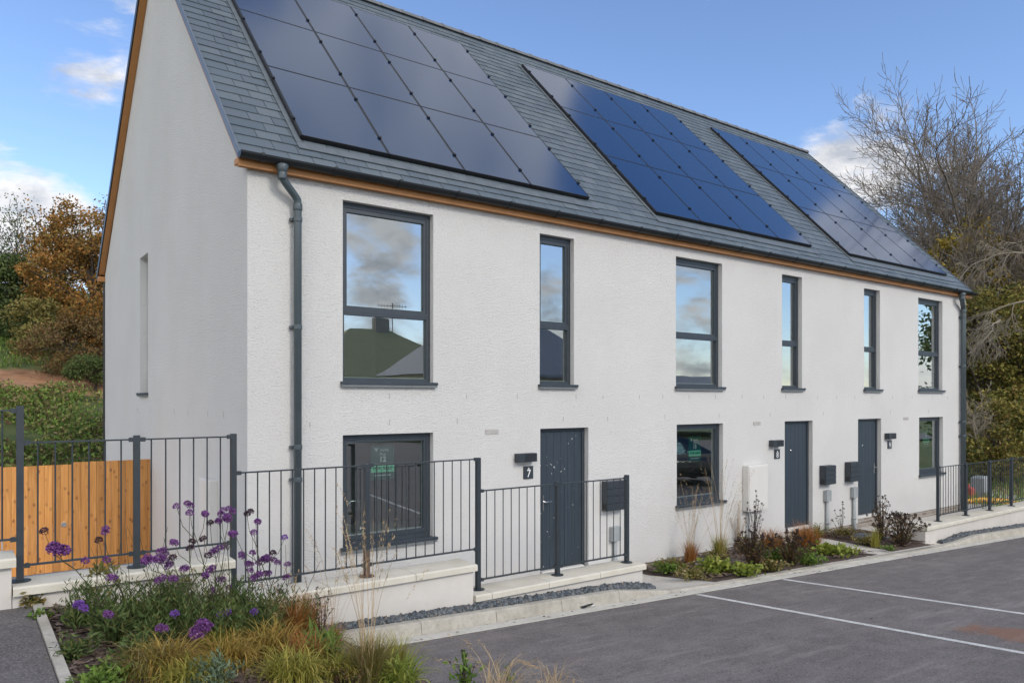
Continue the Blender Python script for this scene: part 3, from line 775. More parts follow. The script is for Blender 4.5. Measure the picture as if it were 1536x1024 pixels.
mb = MB(); mb.bbox(-0.108, -0.1005, 1.175, 1.595, 0.625, 1.505, .003); mb.build('door', M['whitebox'], o)
# ---- for sale posters behind the glass
def poster(xc, zc, num, label, w=0.325, h=0.44):
    y = 0.20
    o = thing('sale_poster', label, 'poster', (xc, y, zc), 'for sale posters inside the ground floor windows')
    mb = MB(); mb.box(xc-w/2, xc+w/2, y, y+.004, zc-h/2, zc+h/2); mb.build('sheet', M['signgreen'], o)
    mb = MB(); mb.box(xc-w/2, xc+w/2, y-.003, y-.0005, zc-h*.28, zc-h*.06); mb.build('band', M['signlight'], o)
    text_mesh('lettering', 'FOR SALE', 0.064, M['signgreen'], o, (xc, y-.005, zc-h*.17), bold=.001)
    text_mesh('lettering', 'V', 0.06, M['white'], o, (xc-.09, y-.002, zc+h*.36), bold=.003)
    text_mesh('lettering', 'verto', 0.056, M['white'], o, (xc+.022, y-.002, zc+h*.36))
    text_mesh('lettering', 'Plot', 0.054, M['white'], o, (xc, y-.002, zc+h*.235))
    if num: text_mesh('lettering', num, 0.095, M['white'], o, (xc, y-.002, zc+h*.085), bold=.003)
    mb = MB()
    for k in range(12): mb.box(xc-.115+k*.0195, xc-.115+k*.0195+.015, y-.002, y-.0005, zc-h*.385, zc-h*.355)
    mb.build('small_print', M['white'], o)
for px, py, num, lb in ((574,693,'12','dark green for sale poster reading plot 12'),(1042,673,'13','green for sale poster reading plot 13 above a reflected car'),(1389,656,'14','green for sale poster in the far right ground floor window')):
    q = onY(px, py, 0.2); poster(float(q[0]), float(q[2]), num, lb)
# kitchen behind the near window
o = thing('kitchen_worktop', 'grey kitchen worktop inside the window behind the railing', 'worktop', (1.9, 0.65, 0.0))
mb = MB(); mb.bbox(0.6, 3.4, T_+.02, 0.95, 0.80, 0.84, .004); mb.build('worktop', M['greybox'], o)
mb = MB(); mb.box(0.6, 3.4, T_+.02, 0.9, 0.01, 0.797); mb.build('cupboard', M['box'], o)
mb = MB(); c = onY(540, 790, 0.48); x = c[0]
mb.lathe([(.028,0),(.028,.03),(.016,.05)], (x, .48, .842), 12)
mb.tube([(x,.48,.86),(x,.48,1.16),(x-.01,.48,1.20),(x-.05,.48,1.225),(x-.12,.48,1.225),(x-.16,.48,1.20),(x-.17,.48,1.15)], .014, 10)
tag(mb.build('kitchen_tap', M['chrome'], None, True), 'chrome swan neck kitchen tap seen through the near ground floor window', 'tap')
# ------------------------------------------------------------------ terrain, paving, car park
def gnd(x, y):
    if y < -2:
        a = cp(min(max(x, -12), 26), y) - 0.30
        return a
    base = -0.62
    t = sstep(-2, 0, y)
    lo = (cp(min(max(x, -12), 26), -2) - 0.30)*(1-t) + base*t
    k = 1 - 0.8*sstep(17, 27, x)
    h = 1.7*sstep(10.5, 13.5, y) + 2.0*sstep(12.5, 20, y) + 0.18*max(0, min(y, 75)-20)
    h += (0.35*math.sin(x*0.31+1)*math.sin(y*0.27) + 0.16*math.sin(x*1.1+y*0.8))*sstep(12, 18, y)
    return lo + h*k + 0.25*sstep(20, 30, x)
gx = [-220,-120,-70,-45]+fx(-30, 60, 90)+[75,100,150,240]; gy = [-220,-120,-70,-45,-30,-22,-16,-12,-8,-4,-2]+fx(-1, 45, 60)+[52,60,75,110,170,260]
tag(sheet('terrain', gx, gy, gnd, M['hill']), kind='structure')
tag(sheet('car_park', [0.2]+fx(1, 40, 26), [-15.9]+fx(-14, -2.121, 12), cp, M['asphalt']), kind='structure')
tag(sheet('street', fx(-60, 60, 12), [-24, -20, -15.95], lambda x, y: cp(min(max(x,-12),30), -14)-0.02, M['asphalt']), kind='structure')
tag(sheet('footpath', [-6, -4, -3, -2.145], fx(-15.9, -1.62, 12), lambda x, y: pathz(y), M['asphalt2']), kind='structure')
tag(sheet('courtyard_paving', fx(-6, 26, 16), fx(-1.45, 10.4, 8), lambda x, y: hz(x), M['paving']), kind='structure')
tag(sheet('front_paving', fx(4.57, 13.3, 24), fx(-1.795, -0.3, 8), lambda x, y: frontz(x, y)+0.006, M['paving']), kind='structure')
tag(sheet('end_paving', fx(12.0, 13.4, 3), fx(-1.34, -0.2, 3), lambda x, y: hz(x)+0.012, M['paving']), kind='structure')
def upst(x):
    if x < 8: return 0.115*(1-sstep(3.9, 5.1, x)) + 0.014
    return 0.115*sstep(12.5, 13.7, x) + 0.014
for (xa, xb) in ((-2.3, 4.6), (12.3, 26)):
    tag(sheet('gravel_bed', fx(xa, xb, 40), [-1.80, -1.60], lambda x, y: cp(x, -1.95)+max(.015, upst(x)-.04), M['stone']), kind='structure')
mb = MB(); x = 0.2
while x < 26:
    x1 = min(x+0.915, 26); a, b = x+.003, x1-.003
    za, zb = cp(a,-1.95), cp(b,-1.95); ta, tb = za+upst(a), zb+upst(b)
    pr = lambda z, t: [(-1.92, z-.2), (-1.92, z+.01), (-1.900, t-.012), (-1.886, t), (-1.795, t), (-1.79, z-.2)]
    A = [(a,)+p for p in pr(za, ta)]; B = [(b,)+p for p in pr(zb, tb)]
    n = 6; mb.add(A+B, [tuple(range(n)), tuple(range(2*n-1,n-1,-1))]+[(i,n+i,n+(i+1)%n,(i+1)%n) for i in range(n)])
    x = x1
y = -2.12
while y > -14:                       # kerb round the planting bed
    y1 = y-0.915; a, b = y-.003, y1+.003
    for (p, q) in ((a, b),):
        za, zb = cp(.2, p), cp(.2, q)
        A = [(0.09,p,za-.2),(0.09,p,za+.1),(0.18,p,za+.1),(0.2,p,za+.085),(0.212,p,za-.2)]; B = [(X,q,Z-za+zb) for X,_,Z in A]
        mb.add(A+B, [(0,1,2,3,4),(9,8,7,6,5)]+[(i,5+i,5+(i+1)%5,(i+1)%5) for i in range(5)])
    y = y1
tag(mb.build('kerb', M['concrete']), kind='structure')
mb = MB(); x = 0.215
while x < 26:
    x1 = min(x+0.915, 26); a, b = x+.003, x1-.003
    mb.add([(a,-2.118,cp(a,-2.12)-.15),(a,-2.118,cp(a,-2.12)+.008),(a,-1.922,cp(a,-1.92)+.004),(a,-1.922,cp(a,-1.92)-.15),
            (b,-2.118,cp(b,-2.12)-.15),(b,-2.118,cp(b,-2.12)+.008),(b,-1.922,cp(b,-1.92)+.004),(b,-1.922,cp(b,-1.92)-.15)],
           [(0,1,2,3),(7,6,5,4),(0,4,5,1),(1,5,6,2),(2,6,7,3),(3,7,4,0)])
    x = x1
tag(mb.build('drainage_channel', mottled('channel_concrete', (0.50,0.48,0.42), (0.64,0.62,0.565), 0.9, 3, bump=.25, bscale=80, fine=(12,.4,(.38,.35,.30)))), kind='structure')
mb = MB(); y = -1.70
while y > -14:
    y1 = y-0.915; a, b = y-.002, y1+.002
    mb.add([(-2.14,a,pathz(a)-.2),(-2.08,a,pathz(a)-.2),(-2.08,a,pathz(a)+.022),(-2.14,a,pathz(a)+.022),(-2.14,b,pathz(b)-.2),(-2.08,b,pathz(b)-.2),(-2.08,b,pathz(b)+.022),(-2.14,b,pathz(b)+.022)],
           [(0,1,2,3),(7,6,5,4),(0,4,5,1),(1,5,6,2),(2,6,7,3),(3,7,4,0)])
    y = y1
tag(mb.build('path_edging', M['concrete']), kind='structure')
for xl in (4.99, 6.86, 10.4, 13.5):  # bay markings
    mb = MB()
    for i in range(20):
        a, b = -2.16-i*0.24, -2.16-(i+1)*0.24
        mb.quad((xl-.036,a,cp(xl,a)+.004),(xl+.036,a,cp(xl,a)+.004),(xl+.036,b,cp(xl,b)+.004),(xl-.036,b,cp(xl,b)+.004))
    if xl < 8: tag(mb.build('parking_line', M['stain']), kind='structure')
# planting beds
tag(sheet('planting_bed', fx(-2.079, 0.12, 26), fx(-9.0, -1.655, 60), lambda x, y: bedz(x, y)+0.012*math.sin(x*21)*math.sin(y*17), M['mulch']), kind='structure')
def skew_bed(name, f0, f1, b0, b1, yf, yb):
    nx, ny = 24, 10; V = []; Q = []
    for j in range(ny+1):
        v = j/ny; y = yf+(yb-yf)*v; xa = f0+(b0-f0)*v; xb = f1+(b1-f1)*v
        for i in range(nx+1):
            u = i/nx; x = xa+(xb-xa)*u
            e = min(u, 1-u, v, 1-v)*8; V.append((x, y, frontz(x, y)+0.008+0.05*min(1, e)+.006*math.sin(x*23)*math.sin(y*19)))
    for j in range(ny):
        for i in range(nx): k = j*(nx+1)+i; Q.append((k, k+1, k+nx+2, k+nx+1))
    return tag(np_mesh(name, V, Q, M['mulch'], smooth=True), kind='structure')
skew_bed('planting_bed', 5.86, 10.28, 5.9, 10.06, -1.76, -0.01)
skew_bed('planting_bed', 10.86, 12.45, 11.2, 12.75, -1.72, -0.01)

rs = np.random.RandomState(7)
def rand_rot(n, rs):
    q = rs.normal(size=(n,4)); q /= np.linalg.norm(q, axis=1)[:,None]
    w,x,y,z = q.T
    return np.stack([np.stack([1-2*(y*y+z*z),2*(x*y-z*w),2*(x*z+y*w)],1),np.stack([2*(x*y+z*w),1-2*(x*x+z*z),2*(y*z-x*w)],1),np.stack([2*(x*z-y*w),2*(y*z+x*w),1-2*(x*x+y*y)],1)],1)
# slate chippings
def chippings(xa, xb, n, label):
    base = np.array([(-1,-1,-1),(1,-1,-1),(1,1,-1),(-1,1,-1),(-.8,-.7,1),(.8,-.9,1),(.7,.8,1),(-.9,.7,1)], float)
    F = np.array([(3,2,1,0),(4,5,6,7),(0,1,5,4),(1,2,6,5),(2,3,7,6),(3,0,4,7)])
    R = rand_rot(n, rs); s = rs.uniform(.010, .025, (n,1,1))*np.array([1.2,.9,.6])[None,None,:]
    P = base[None]*(1+rs.uniform(-.35,.35,(n,8,3)))*s
    P = np.einsum('nij,nkj->nki', R, P)
    x = rs.uniform(xa, xb, n); y = rs.uniform(-1.785, -1.672, n)
    z = np.array([cp(a,-1.95)+max(.03, upst(a)-.02) for a in x]) + rs.uniform(-.008, .03, n)
    z += .03*np.clip(1-np.abs(y+1.73)/.06, 0, 1)
    P += np.stack([x,y,z],1)[:,None,:]
    Q = (F[None]+8*np.arange(n)[:,None,None]).reshape(-1,4)
    return tag(np_mesh('slate_chippings', P.reshape(-1,3), Q, M['stone']), label, 'gravel', kind='stuff')
chippings(-0.3, 4.62, 4200, 'blue grey slate chippings between the near wall and the kerb')
chippings(12.7, 22, 6000, 'blue grey slate chippings under the far railing wall')
def chips(pts, n, name, label, szr=(.02,.05)):
    c = pts + np.array([0,0,.012]); R = rand_rot(n, rs); R[:, :, :] = R
    L = rs.uniform(*szr, n)[:,None]; W = L*rs.uniform(.2,.5,(n,1))
    a = rs.uniform(0, 2*PI, n); u = np.stack([np.cos(a), np.sin(a), rs.uniform(-.3,.3,n)],1); w = np.stack([-np.sin(a), np.cos(a), rs.uniform(-.4,.4,n)],1)
    V = np.stack([c-u*L-w*W, c+u*L-w*W*.6, c+u*L*.9+w*W, c-u*L*.8+w*W],1).reshape(-1,3)
    return tag(np_mesh(name, V, np.arange(4*n).reshape(-1,4), G['chip']), label, 'mulch', kind='stuff')
n = 5200; x = rs.uniform(-2.05, .08, n); y = rs.uniform(-5.2, -1.68, n)
chips(np.stack([x, y, np.array([bedz(a,b) for a,b in zip(x,y)])],1), n, 'bark_mulch', 'brown bark mulch under the plants of the near bed')
n = 3000; x = rs.uniform(5.95, 10.15, n); y = rs.uniform(-1.7, -.05, n)
chips(np.stack([x, y, np.array([frontz(a,b)+.055 for a,b in zip(x,y)])],1), n, 'bark_mulch', 'brown bark mulch in the long bed beside door 8')
n = 1300; x = rs.uniform(11.2, 12.4, n); y = rs.uniform(-1.66, -.05, n)
chips(np.stack([x, y, np.array([frontz(a,b)+.055 for a,b in zip(x,y)])],1), n, 'bark_mulch', 'brown bark mulch in the small bed beside door 9')

# ------------------------------------------------------------------ dwarf walls and railings
def dwarf(name, x0, x1, top, zb, label, cx0=None, cx1=None, cuts=()):
    o = thing(name, label, 'wall', ((x0+x1)/2, -1.5, zb), 'white dwarf walls with stone copings')
    mb = MB(); mb.box(x0, x1, -1.66, -1.345, zb, top-.071); mb.build('wall_body', M['smooth_render'], o)
    xs = [cx0 if cx0 is not None else x0] + list(cuts) + [cx1 if cx1 is not None else x1+.03]
    for a, b in zip(xs[:-1], xs[1:]):
        mb = MB(); p = [(-1.705, top-.07), (-1.705, top-.016), (-1.69, top-.002), (-1.51, top), (-1.32, top-.002), (-1.305, top-.016), (-1.305, top-.07)]
        mb.prism(p, a+.003, b-.003); mb.build('coping_stone', M['coping'], o)
dwarf('dwarf_wall', -5.2, -2.27, 1.34, 0.5, 'highest white dwarf wall at the left edge beside the footpath', cuts=(-4.0, -3.1))
dwarf('dwarf_wall', -2.265, -0.66, 1.12, -0.2, 'white dwarf wall in front of the timber gate', cuts=(-1.5,))
dwarf('dwarf_wall', -0.655, 1.90, 0.745, -0.25, 'white dwarf wall in front of the near ground floor window', cuts=(0.25, 1.17))
dwarf('dwarf_wall', 1.905, 4.52, 0.41, -0.3, 'lowest near white dwarf wall in front of door 7', cuts=(2.12, 2.93, 3.74))
dwarf('dwarf_wall', 12.22, 24, 0.10, -0.8, 'white dwarf wall with railing at the far right end', cx0=12.19, cuts=(13.3, 14.6, 15.9, 17.2, 18.5, 19.8, 21.1, 22.4))
def railing(label, posts, ztop, zbot, nb, xl=None, xr=None):
    """posts: (x, base z, top z, rusty)"""
    o = thing('railing', label, 'railing', (posts[0][0], -1.5, posts[0][1]), 'dark grey metal railings on the dwarf walls')
    Y = -1.5
    for x, zb, zt, ru in posts:
        mb = MB(); mb.bbox(x-.024, x+.024, Y-.024, Y+.024, zb, zt, .004)
        mb.lathe([(.075,0),(.075,.008),(.03,.012)], (x, Y, zb+.0005), 14)
        if ru:
            mb.cur = 1; mb.box(x-.0255, x+.0255, Y-.0255, Y+.0255, zb+.013, zb+.27); mb.lathe([(.077,.0),(.077,.009),(.03,.013)], (x, Y, zb+.001), 14)
        mb.build('post', [M['rail'], M['rust']], o)
    xs = ([xl] if xl is not None else []) + [p[0] for p in posts] + ([xr] if xr is not None else [])
    for nm, z in (('top_rail', ztop), ('bottom_rail', zbot)):
        mb = MB()
        for a, b in zip(xs[:-1], xs[1:]):
            mb.box(a+.025, b-.025, Y-.02, Y+.02, z-.006, z+.006)
            for q in (a+.045, b-.045): mb.lathe([(.008,-.018),(.012,-.016),(.012,.016),(.008,.018)], (q, Y, z), 8); mb.box(q-.02, q+.02, Y-.026, Y-.0205, z-.018, z+.018)
        mb.build(nm, M['rail'], o)
    for a, b in zip(xs[:-1], xs[1:]):
        k = nb if isinstance(nb, int) else max(1, round((b-a)/nb)-1)
        for i in range(k):
            x = a+(b-a)*(i+1)/(k+1)
            mb = MB(); mb.tube([(x,Y,zbot+.006),(x,Y,ztop-.006)], .0062, 6); mb.build('baluster', M['rail'], o)
    return o
railing('highest dark railing at the left edge above the footpath', [(-3.35, 1.34, 2.47, 0)], 2.44, 1.45, 0.117, xl=-4.5, xr=-2.207)
railing('dark railing in front of the timber gate and gable wall', [(-2.207, 1.12, 2.475, 0), (-1.386, 1.12, 2.225, 0)], 2.19, 1.24, 6, xr=-0.593)
railing('dark railing with a rusty post foot in front of the near window', [(-0.593, 0.745, 2.217, 0), (0.718, 0.745, 1.878, 1)], 1.861, 0.866, 11, xr=2.069)
railing('dark railing in front of door 7', [(2.069, 0.41, 1.877, 0), (3.222, 0.41, 1.535, 0), (4.396, 0.41, 1.545, 0)], 1.505, 0.518, 9)
railing('long dark railing on the far right dwarf wall', [(13.094, 0.10, 1.205, 0), (14.346, 0.10, 1.205, 0), (15.523, 0.10, 1.205, 0), (16.689, 0.10, 1.205, 0), (17.86, 0.10, 1.205, 0), (19.03, 0.10, 1.205, 0)], 1.17, 0.22, 0.111)
# second railing and leftovers beyond the far corner
o = thing('guard_railing', 'dark grey guard railing beyond the far corner of the house', 'railing', (20.5, 3.2, -0.4))
for x in (19.0, 20.4, 21.8, 23.2, 24.6):
    mb = MB(); mb.bbox(x-.035, x+.035, 3.165, 3.235, -0.4, 0.98, .004); mb.build('post', M['rail'], o)
for z in (0.95, -0.15):
    mb = MB(); mb.box(19.03, 24.6, 3.18, 3.22, z-.02, z+.02); mb.build('rail', M['rail'], o)
for i in range(38):
    x = 19.1+i*.145
    if min(abs(x-p) for p in (19.0, 20.4, 21.8, 23.2, 24.6)) < .05: continue
    mb = MB(); mb.tube([(x,3.2,-.14),(x,3.2,.94)], .009, 5); mb.build('baluster', M['rail'], o)
mb = MB(); zz = hz(20); mb.tube([(19.25,.62,zz+.06),(19.7,.3,zz+.10),(20.2,-.1,zz+.07),(20.5,-.35,zz+.03)], [.05,.075,.075,.05], 8); tag(mb.build('cable_cover', M['orange']), 'orange yellow strip lying on the ground behind the far railing', 'debris')
mb = MB(); mb.bbox(20.9, 21.3, 0.7, 1.05, zz-.05, zz+.62, .06); tag(mb.build('water_container', M['greybox']), 'pale grey container standing behind the far railing', 'container')
mb = MB(); mb.bbox(20.2, 20.45, 0.75, 1.0, zz-.05, zz+.36, .05); mb.lathe([(.05,0),(.04,.06),(.02,.08)], (20.32,.87,zz+.36), 10); tag(mb.build('fuel_can', M['red']), 'faded red can beside the pale grey container', 'can')

# timber gate and fence
def boards(x0, x1, z0, z1, y, name, label, cat, latch=None):
    o = thing(name, label, cat, ((x0+x1)/2, y, z0))
    mb = MB(); x = x0; k = 0; r = random.Random(int(x0*100))
    while x < x1-.01:
        b = min(x+.105, x1); mb.bbox(x+.002, b-.002, y-.018-(.006 if k % 2 else 0), y, z0+.02, z1+r.uniform(-.002, .002), .003); x = b; k += 1
    mb.build('boards', M['wood'], o)
    mb = MB()
    for z in (z0+.25, (z0+z1)/2, z1-.25): mb.box(x0, x1, y+.001, y+.045, z-.05, z+.05)
    mb.build('rail', M['wood'], o)
    if latch:
        mb = MB(); pts = [(latch[0]+.034*math.cos(a), y-.035, latch[1]+.034*math.sin(a)) for a in [2*PI*k/16 for k in range(17)]]
        mb.tube(pts, .006, 6, False); mb.lathe([(.04,0),(.04,.006),(.03,.01)], (0,0,0), 16)
        n0 = len(mb.v)-48; mb.v[n0:] = [(latch[0]+p[0], y-.0245-p[2], latch[1]+p[1]) for p in mb.v[n0:]]
        mb.build('ring_latch', M['chrome'], o)
    return o
boards(-2.02, -1.122, -0.14, 1.515, 5.02, 'garden_gate', 'closed timber gate with a round metal ring latch', 'gate', (-1.24, 0.595))
boards(-1.112, -0.012, -0.14, 1.545, 5.02, 'timber_fence', 'timber fence panel between the gate and the gable wall', 'fence')
boards(-4.6, -2.035, -0.14, 1.53, 5.02, 'timber_fence', 'timber fence panel left of the gate behind the highest railing', 'fence')

# inspection covers and litter
for (x, y, w, d, lb) in ((7.35, -.62, .62, .55, 'dark square inspection cover in the long bed under the window'), (11.75, -.8, .55, .62, 'dark inspection cover in the small bed between doors 8 and 9')):
    z = frontz(x, y)+.06
    o = thing('inspection_cover', lb, 'cover', (x, y, z)); mb = MB(); mb.bbox(x-w/2, x+w/2, y-d/2, y+d/2, z-.05, z+.018, .006); mb.build('lid', M['cover'], o)
    mb = MB(); mb.box(x-.05, x+.05, y-.015, y+.015, z+.0182, z+.024); mb.build('lifting_key', M['greybox'], o)
n = 130; x = rs.uniform(.4, 16, n); y = np.where(rs.uniform(0,1,n) < .7, rs.normal(-2.06, .09, n), rs.uniform(-6, -2.2, n)); y = np.minimum(y, -1.93)
cz = np.array([cp(q, w)+.012 for q, w in zip(x, y)]); al = rs.uniform(0, 6.28, n); sz = rs.uniform(.008, .028, n)[:,None]
u = np.stack([np.cos(al), np.sin(al), rs.uniform(-.1,.25,n)],1); w2 = np.stack([-np.sin(al), np.cos(al), rs.uniform(-.2,.3,n)],1); cc = np.stack([x,y,cz],1)
tag(np_mesh('leaf_litter', np.stack([cc-u*sz, cc+w2*sz*.55, cc+u*sz, cc-w2*sz*.55],1).reshape(-1,3), np.arange(4*n).reshape(-1,4), G['chip']), 'tiny dead leaves and grit scattered along the drainage channel', 'leaf litter', kind='stuff')
p = hit(880, 911, lambda x, y: cp(x, y)); r = random.Random(5)
mb = MB()
for k in range(9):
    a = [(p[0]+r.uniform(-.13,.13), p[1]+r.uniform(-.05,.05), p[2]+.012+r.uniform(0,.04)) for _ in range(4)]; mb.cur = k % 2; mb.quad(*a)
tag(mb.build('crumpled_wrapper', [M['white'], M['black']]), 'crumpled black and white wrapper on the channel below the kerb', 'litter')
# ------------------------------------------------------------------ plants
def blades(n, h, r0, lean, droop, w, rs, hv=0.3, K=7, az=None):
    a = rs.uniform(0, 2*PI, n) if az is None else rs.normal(az[0], az[1], n)
    rb = r0*np.sqrt(rs.uniform(0,1,n)); ab = rs.uniform(0, 2*PI, n)
    H = h*(1+rs.uniform(-hv, hv*.6, n)); th0 = np.abs(rs.normal(0, lean, n)); dr = droop*(0.5+rs.uniform(0,1,n))
    P = np.zeros((n,K,3)); P[:,0,0] = rb*np.cos(ab); P[:,0,1] = rb*np.sin(ab); P[:,0,2] = -.02
    for k in range(1,K):
        t = (k-.5)/(K-1); th = th0 + dr*t*t*1.6; st = H/(K-1)
        P[:,k,0] = P[:,k-1,0]+st*np.sin(th)*np.cos(a); P[:,k,1] = P[:,k-1,1]+st*np.sin(th)*np.sin(a); P[:,k,2] = P[:,k-1,2]+st*np.cos(th)
    tw = a+PI/2+rs.uniform(-.7,.7,n); side = np.stack([np.cos(tw), np.sin(tw), np.zeros(n)],1)
    ww = w*rs.uniform(.6,1.2,n)
    V = np.zeros((n,K,2,3))
    for k in range(K):
        t = k/(K-1); f = (ww*(1-t**2.2)*.5+.0004)[:,None]
        V[:,k,0] = P[:,k]-side*f; V[:,k,1] = P[:,k]+side*f
    q = np.array([(2*k,2*k+1,2*k+3,2*k+2) for k in range(K-1)])
    Q = (q[None]+(2*K*np.arange(n))[:,None,None]).reshape(-1,4)
    return V.reshape(-1,3), Q, P
def leaves(C, L, W, rs, D=None, spread=1.0):
    """folded pointed leaves at centres C; D = preferred direction"""
    n = len(C); L = np.broadcast_to(L, n); W = np.broadcast_to(W, n)
    d = rs.normal(size=(n,3))*spread
    if D is not None: d = d + D
    d /= np.linalg.norm(d,axis=1)[:,None]
    u = rs.normal(size=(n,3)); s = np.cross(d,u); s /= np.linalg.norm(s,axis=1)[:,None]+1e-9
    nn = np.cross(d,s)
    b = C-d*L[:,None]*.5; t = C+d*L[:,None]*.5; m = C-nn*W[:,None]*.12
    l = C-s*W[:,None]*.5+nn*W[:,None]*.1; r = C+s*W[:,None]*.5+nn*W[:,None]*.1
    V = np.stack([b,m,t,l,r],1).reshape(-1,3)
    q = np.array([(0,1,2,3),(0,4,2,1)]); Q = (q[None]+(5*np.arange(n))[:,None,None]).reshape(-1,4)
    return V, Q
def at(V, p): return V + np.array(p)[None]
def merge(parts):
    Vs = []; Qs = []; o = 0
    for V, Q in parts: Vs.append(V); Qs.append(Q+o); o += len(V)
    return np.concatenate(Vs), np.concatenate(Qs)
def grass(name, label, base, n, h, r0, lean, droop, w, mat, seed, stems=None, group=None, az=None):
    r = np.random.RandomState(seed)
    o = thing(name, label, 'ornamental grass', base, group)
    V, Q, P = blades(n, h, r0, lean, droop, w, r, az=az)
    np_mesh('leaf_blades', at(V, base), Q, G[mat], o)
    if stems:
        ns, hs, ln, dr, sm = stems[:5]
        V, Q, P = blades(ns, hs, r0*.7, ln, dr, .0036, r, hv=.35, K=9)
        parts = [(V, Q)]
        for i in range(ns):          # seed heads: slim spikelets along the top
            k = 16; t = r.uniform(.72, 1, k); idx = t*(8); i0 = np.clip(idx.astype(int),0,7); f = (idx-i0)[:,None]
            C = P[i,i0]*(1-f)+P[i,i0+1]*f
            D = P[i,8]-P[i,6]; D = D/np.linalg.norm(D)
            parts.append(leaves(C+r.normal(0,.006,(k,3)), .032, .005, r, D[None]*2.2))
        V, Q = merge(parts); np_mesh('flower_stems', at(V, base), Q, G[sm], o)
    return o
def leafy(name, label, cat, base, n, rad, h, L, W, mat, seed, up=0.4, stems=8, smat='stem', group=None, heads=None):
    r = np.random.RandomState(seed)
    o = thing(name, label, cat, base, group)
    mb = MB(); tips = []
    pts = []
    for i in range(stems):
        a = r.uniform(0, 2*PI); q = r.uniform(.1, 1)*rad; H = h*r.uniform(.6, 1.05)*(1-.35*(q/rad)**2)
        e = Vector((math.cos(a)*q, math.sin(a)*q, H)); m = e*.5+Vector((r.normal(0,.015), r.normal(0,.015), h*.06))
        mb.tube([Vector(base)+Vector((e.x*.15, e.y*.15, -.02)), Vector(base)+m, Vector(base)+e], [.004,.003,.0018], 4, False); tips.append(e)
        for t in r.uniform(.15, 1, max(1, n//stems)): pts.append(np.array(e*t*t + m*2*t*(1-t)) if False else np.array(m*2*t*(1-t)*1.0 + e*t*t))
    mb.build('stems', G[smat], o)
    C = np.array(pts); sc = max(L*.45, .01)
    C = C + r.normal(0, sc, C.shape); C[:,2] = np.maximum(C[:,2], .01)
    D = C.copy(); D[:,2] = up*np.linalg.norm(C[:,:2],axis=1).mean() + .02; D /= np.linalg.norm(D,axis=1)[:,None]+1e-6
    V, Q = leaves(C, L*r.uniform(.6,1.25,len(C)), W*r.uniform(.7,1.2,len(C)), r, D*1.1, .6)
    np_mesh('leaves', at(V, base), Q, G[mat], o)
    if heads:
        hm, hr, hn = heads
        for e in tips:
            k = hn; u = r.normal(size=(k,3)); u /= np.linalg.norm(u,axis=1)[:,None]
            V, Q = leaves(np.array(e)[None]+u*hr*.7, hr*1.1, hr*.8, r, u*1.5); np_mesh('seed_head', at(V, base), Q, G[hm], o)
    return o
def bp(px, py): p = hit(px, py, bedz); return (float(p[0]), float(p[1]), float(p[2]))
def fp(px, py): p = hit(px, py, lambda x, y: frontz(x, y)+.05); return (float(p[0]), float(p[1]), float(p[2]))

# --- purple flowering plants of the near bed: stems that fork to flower heads
def floret_head(size, seed, mat):
    r = np.random.RandomState(seed); parts = []
    m = 3 if size > .05 else (2 if size > .032 else 1)
    for _ in range(m):
        c = r.normal(0, size*.42, 3)*np.array([1,1,.5]) if m > 1 else np.zeros(3)
        rr = size*(.62 if m > 1 else 1)
        k = int(170*rr/.03)+26; u = r.normal(size=(k,3)); u[:,2] = np.abs(u[:,2])*1.2-.55; u /= np.linalg.norm(u,axis=1)[:,None]
        C = c+u*rr*np.array([1,1,.92])*r.uniform(.72,1.05,(k,1))
        parts.append(leaves(C, rr*.34, rr*.30, r, u*.4, 1.0))
    V, Q = merge(parts)
    me_o = np_mesh('flower_head', V, Q, G[mat]); me = me_o.data; bpy.data.objects.remove(me_o); return me
HEADS = {}
def head(o, p, size, mat, r):
    key = (round(size, 3), mat, r.randint(0, 3))
    if key not in HEADS: HEADS[key] = floret_head(size, hash(key[2]) % 1000 + int(size*1000), mat)
    h = bpy.data.objects.new('flower_head', HEADS[key]); COL.objects.link(h); h.parent = o
    h.location = Vector(p)-wloc(o); h.rotation_euler = (r.uniform(-.4,.4), r.uniform(-.4,.4), r.uniform(0,6.28))
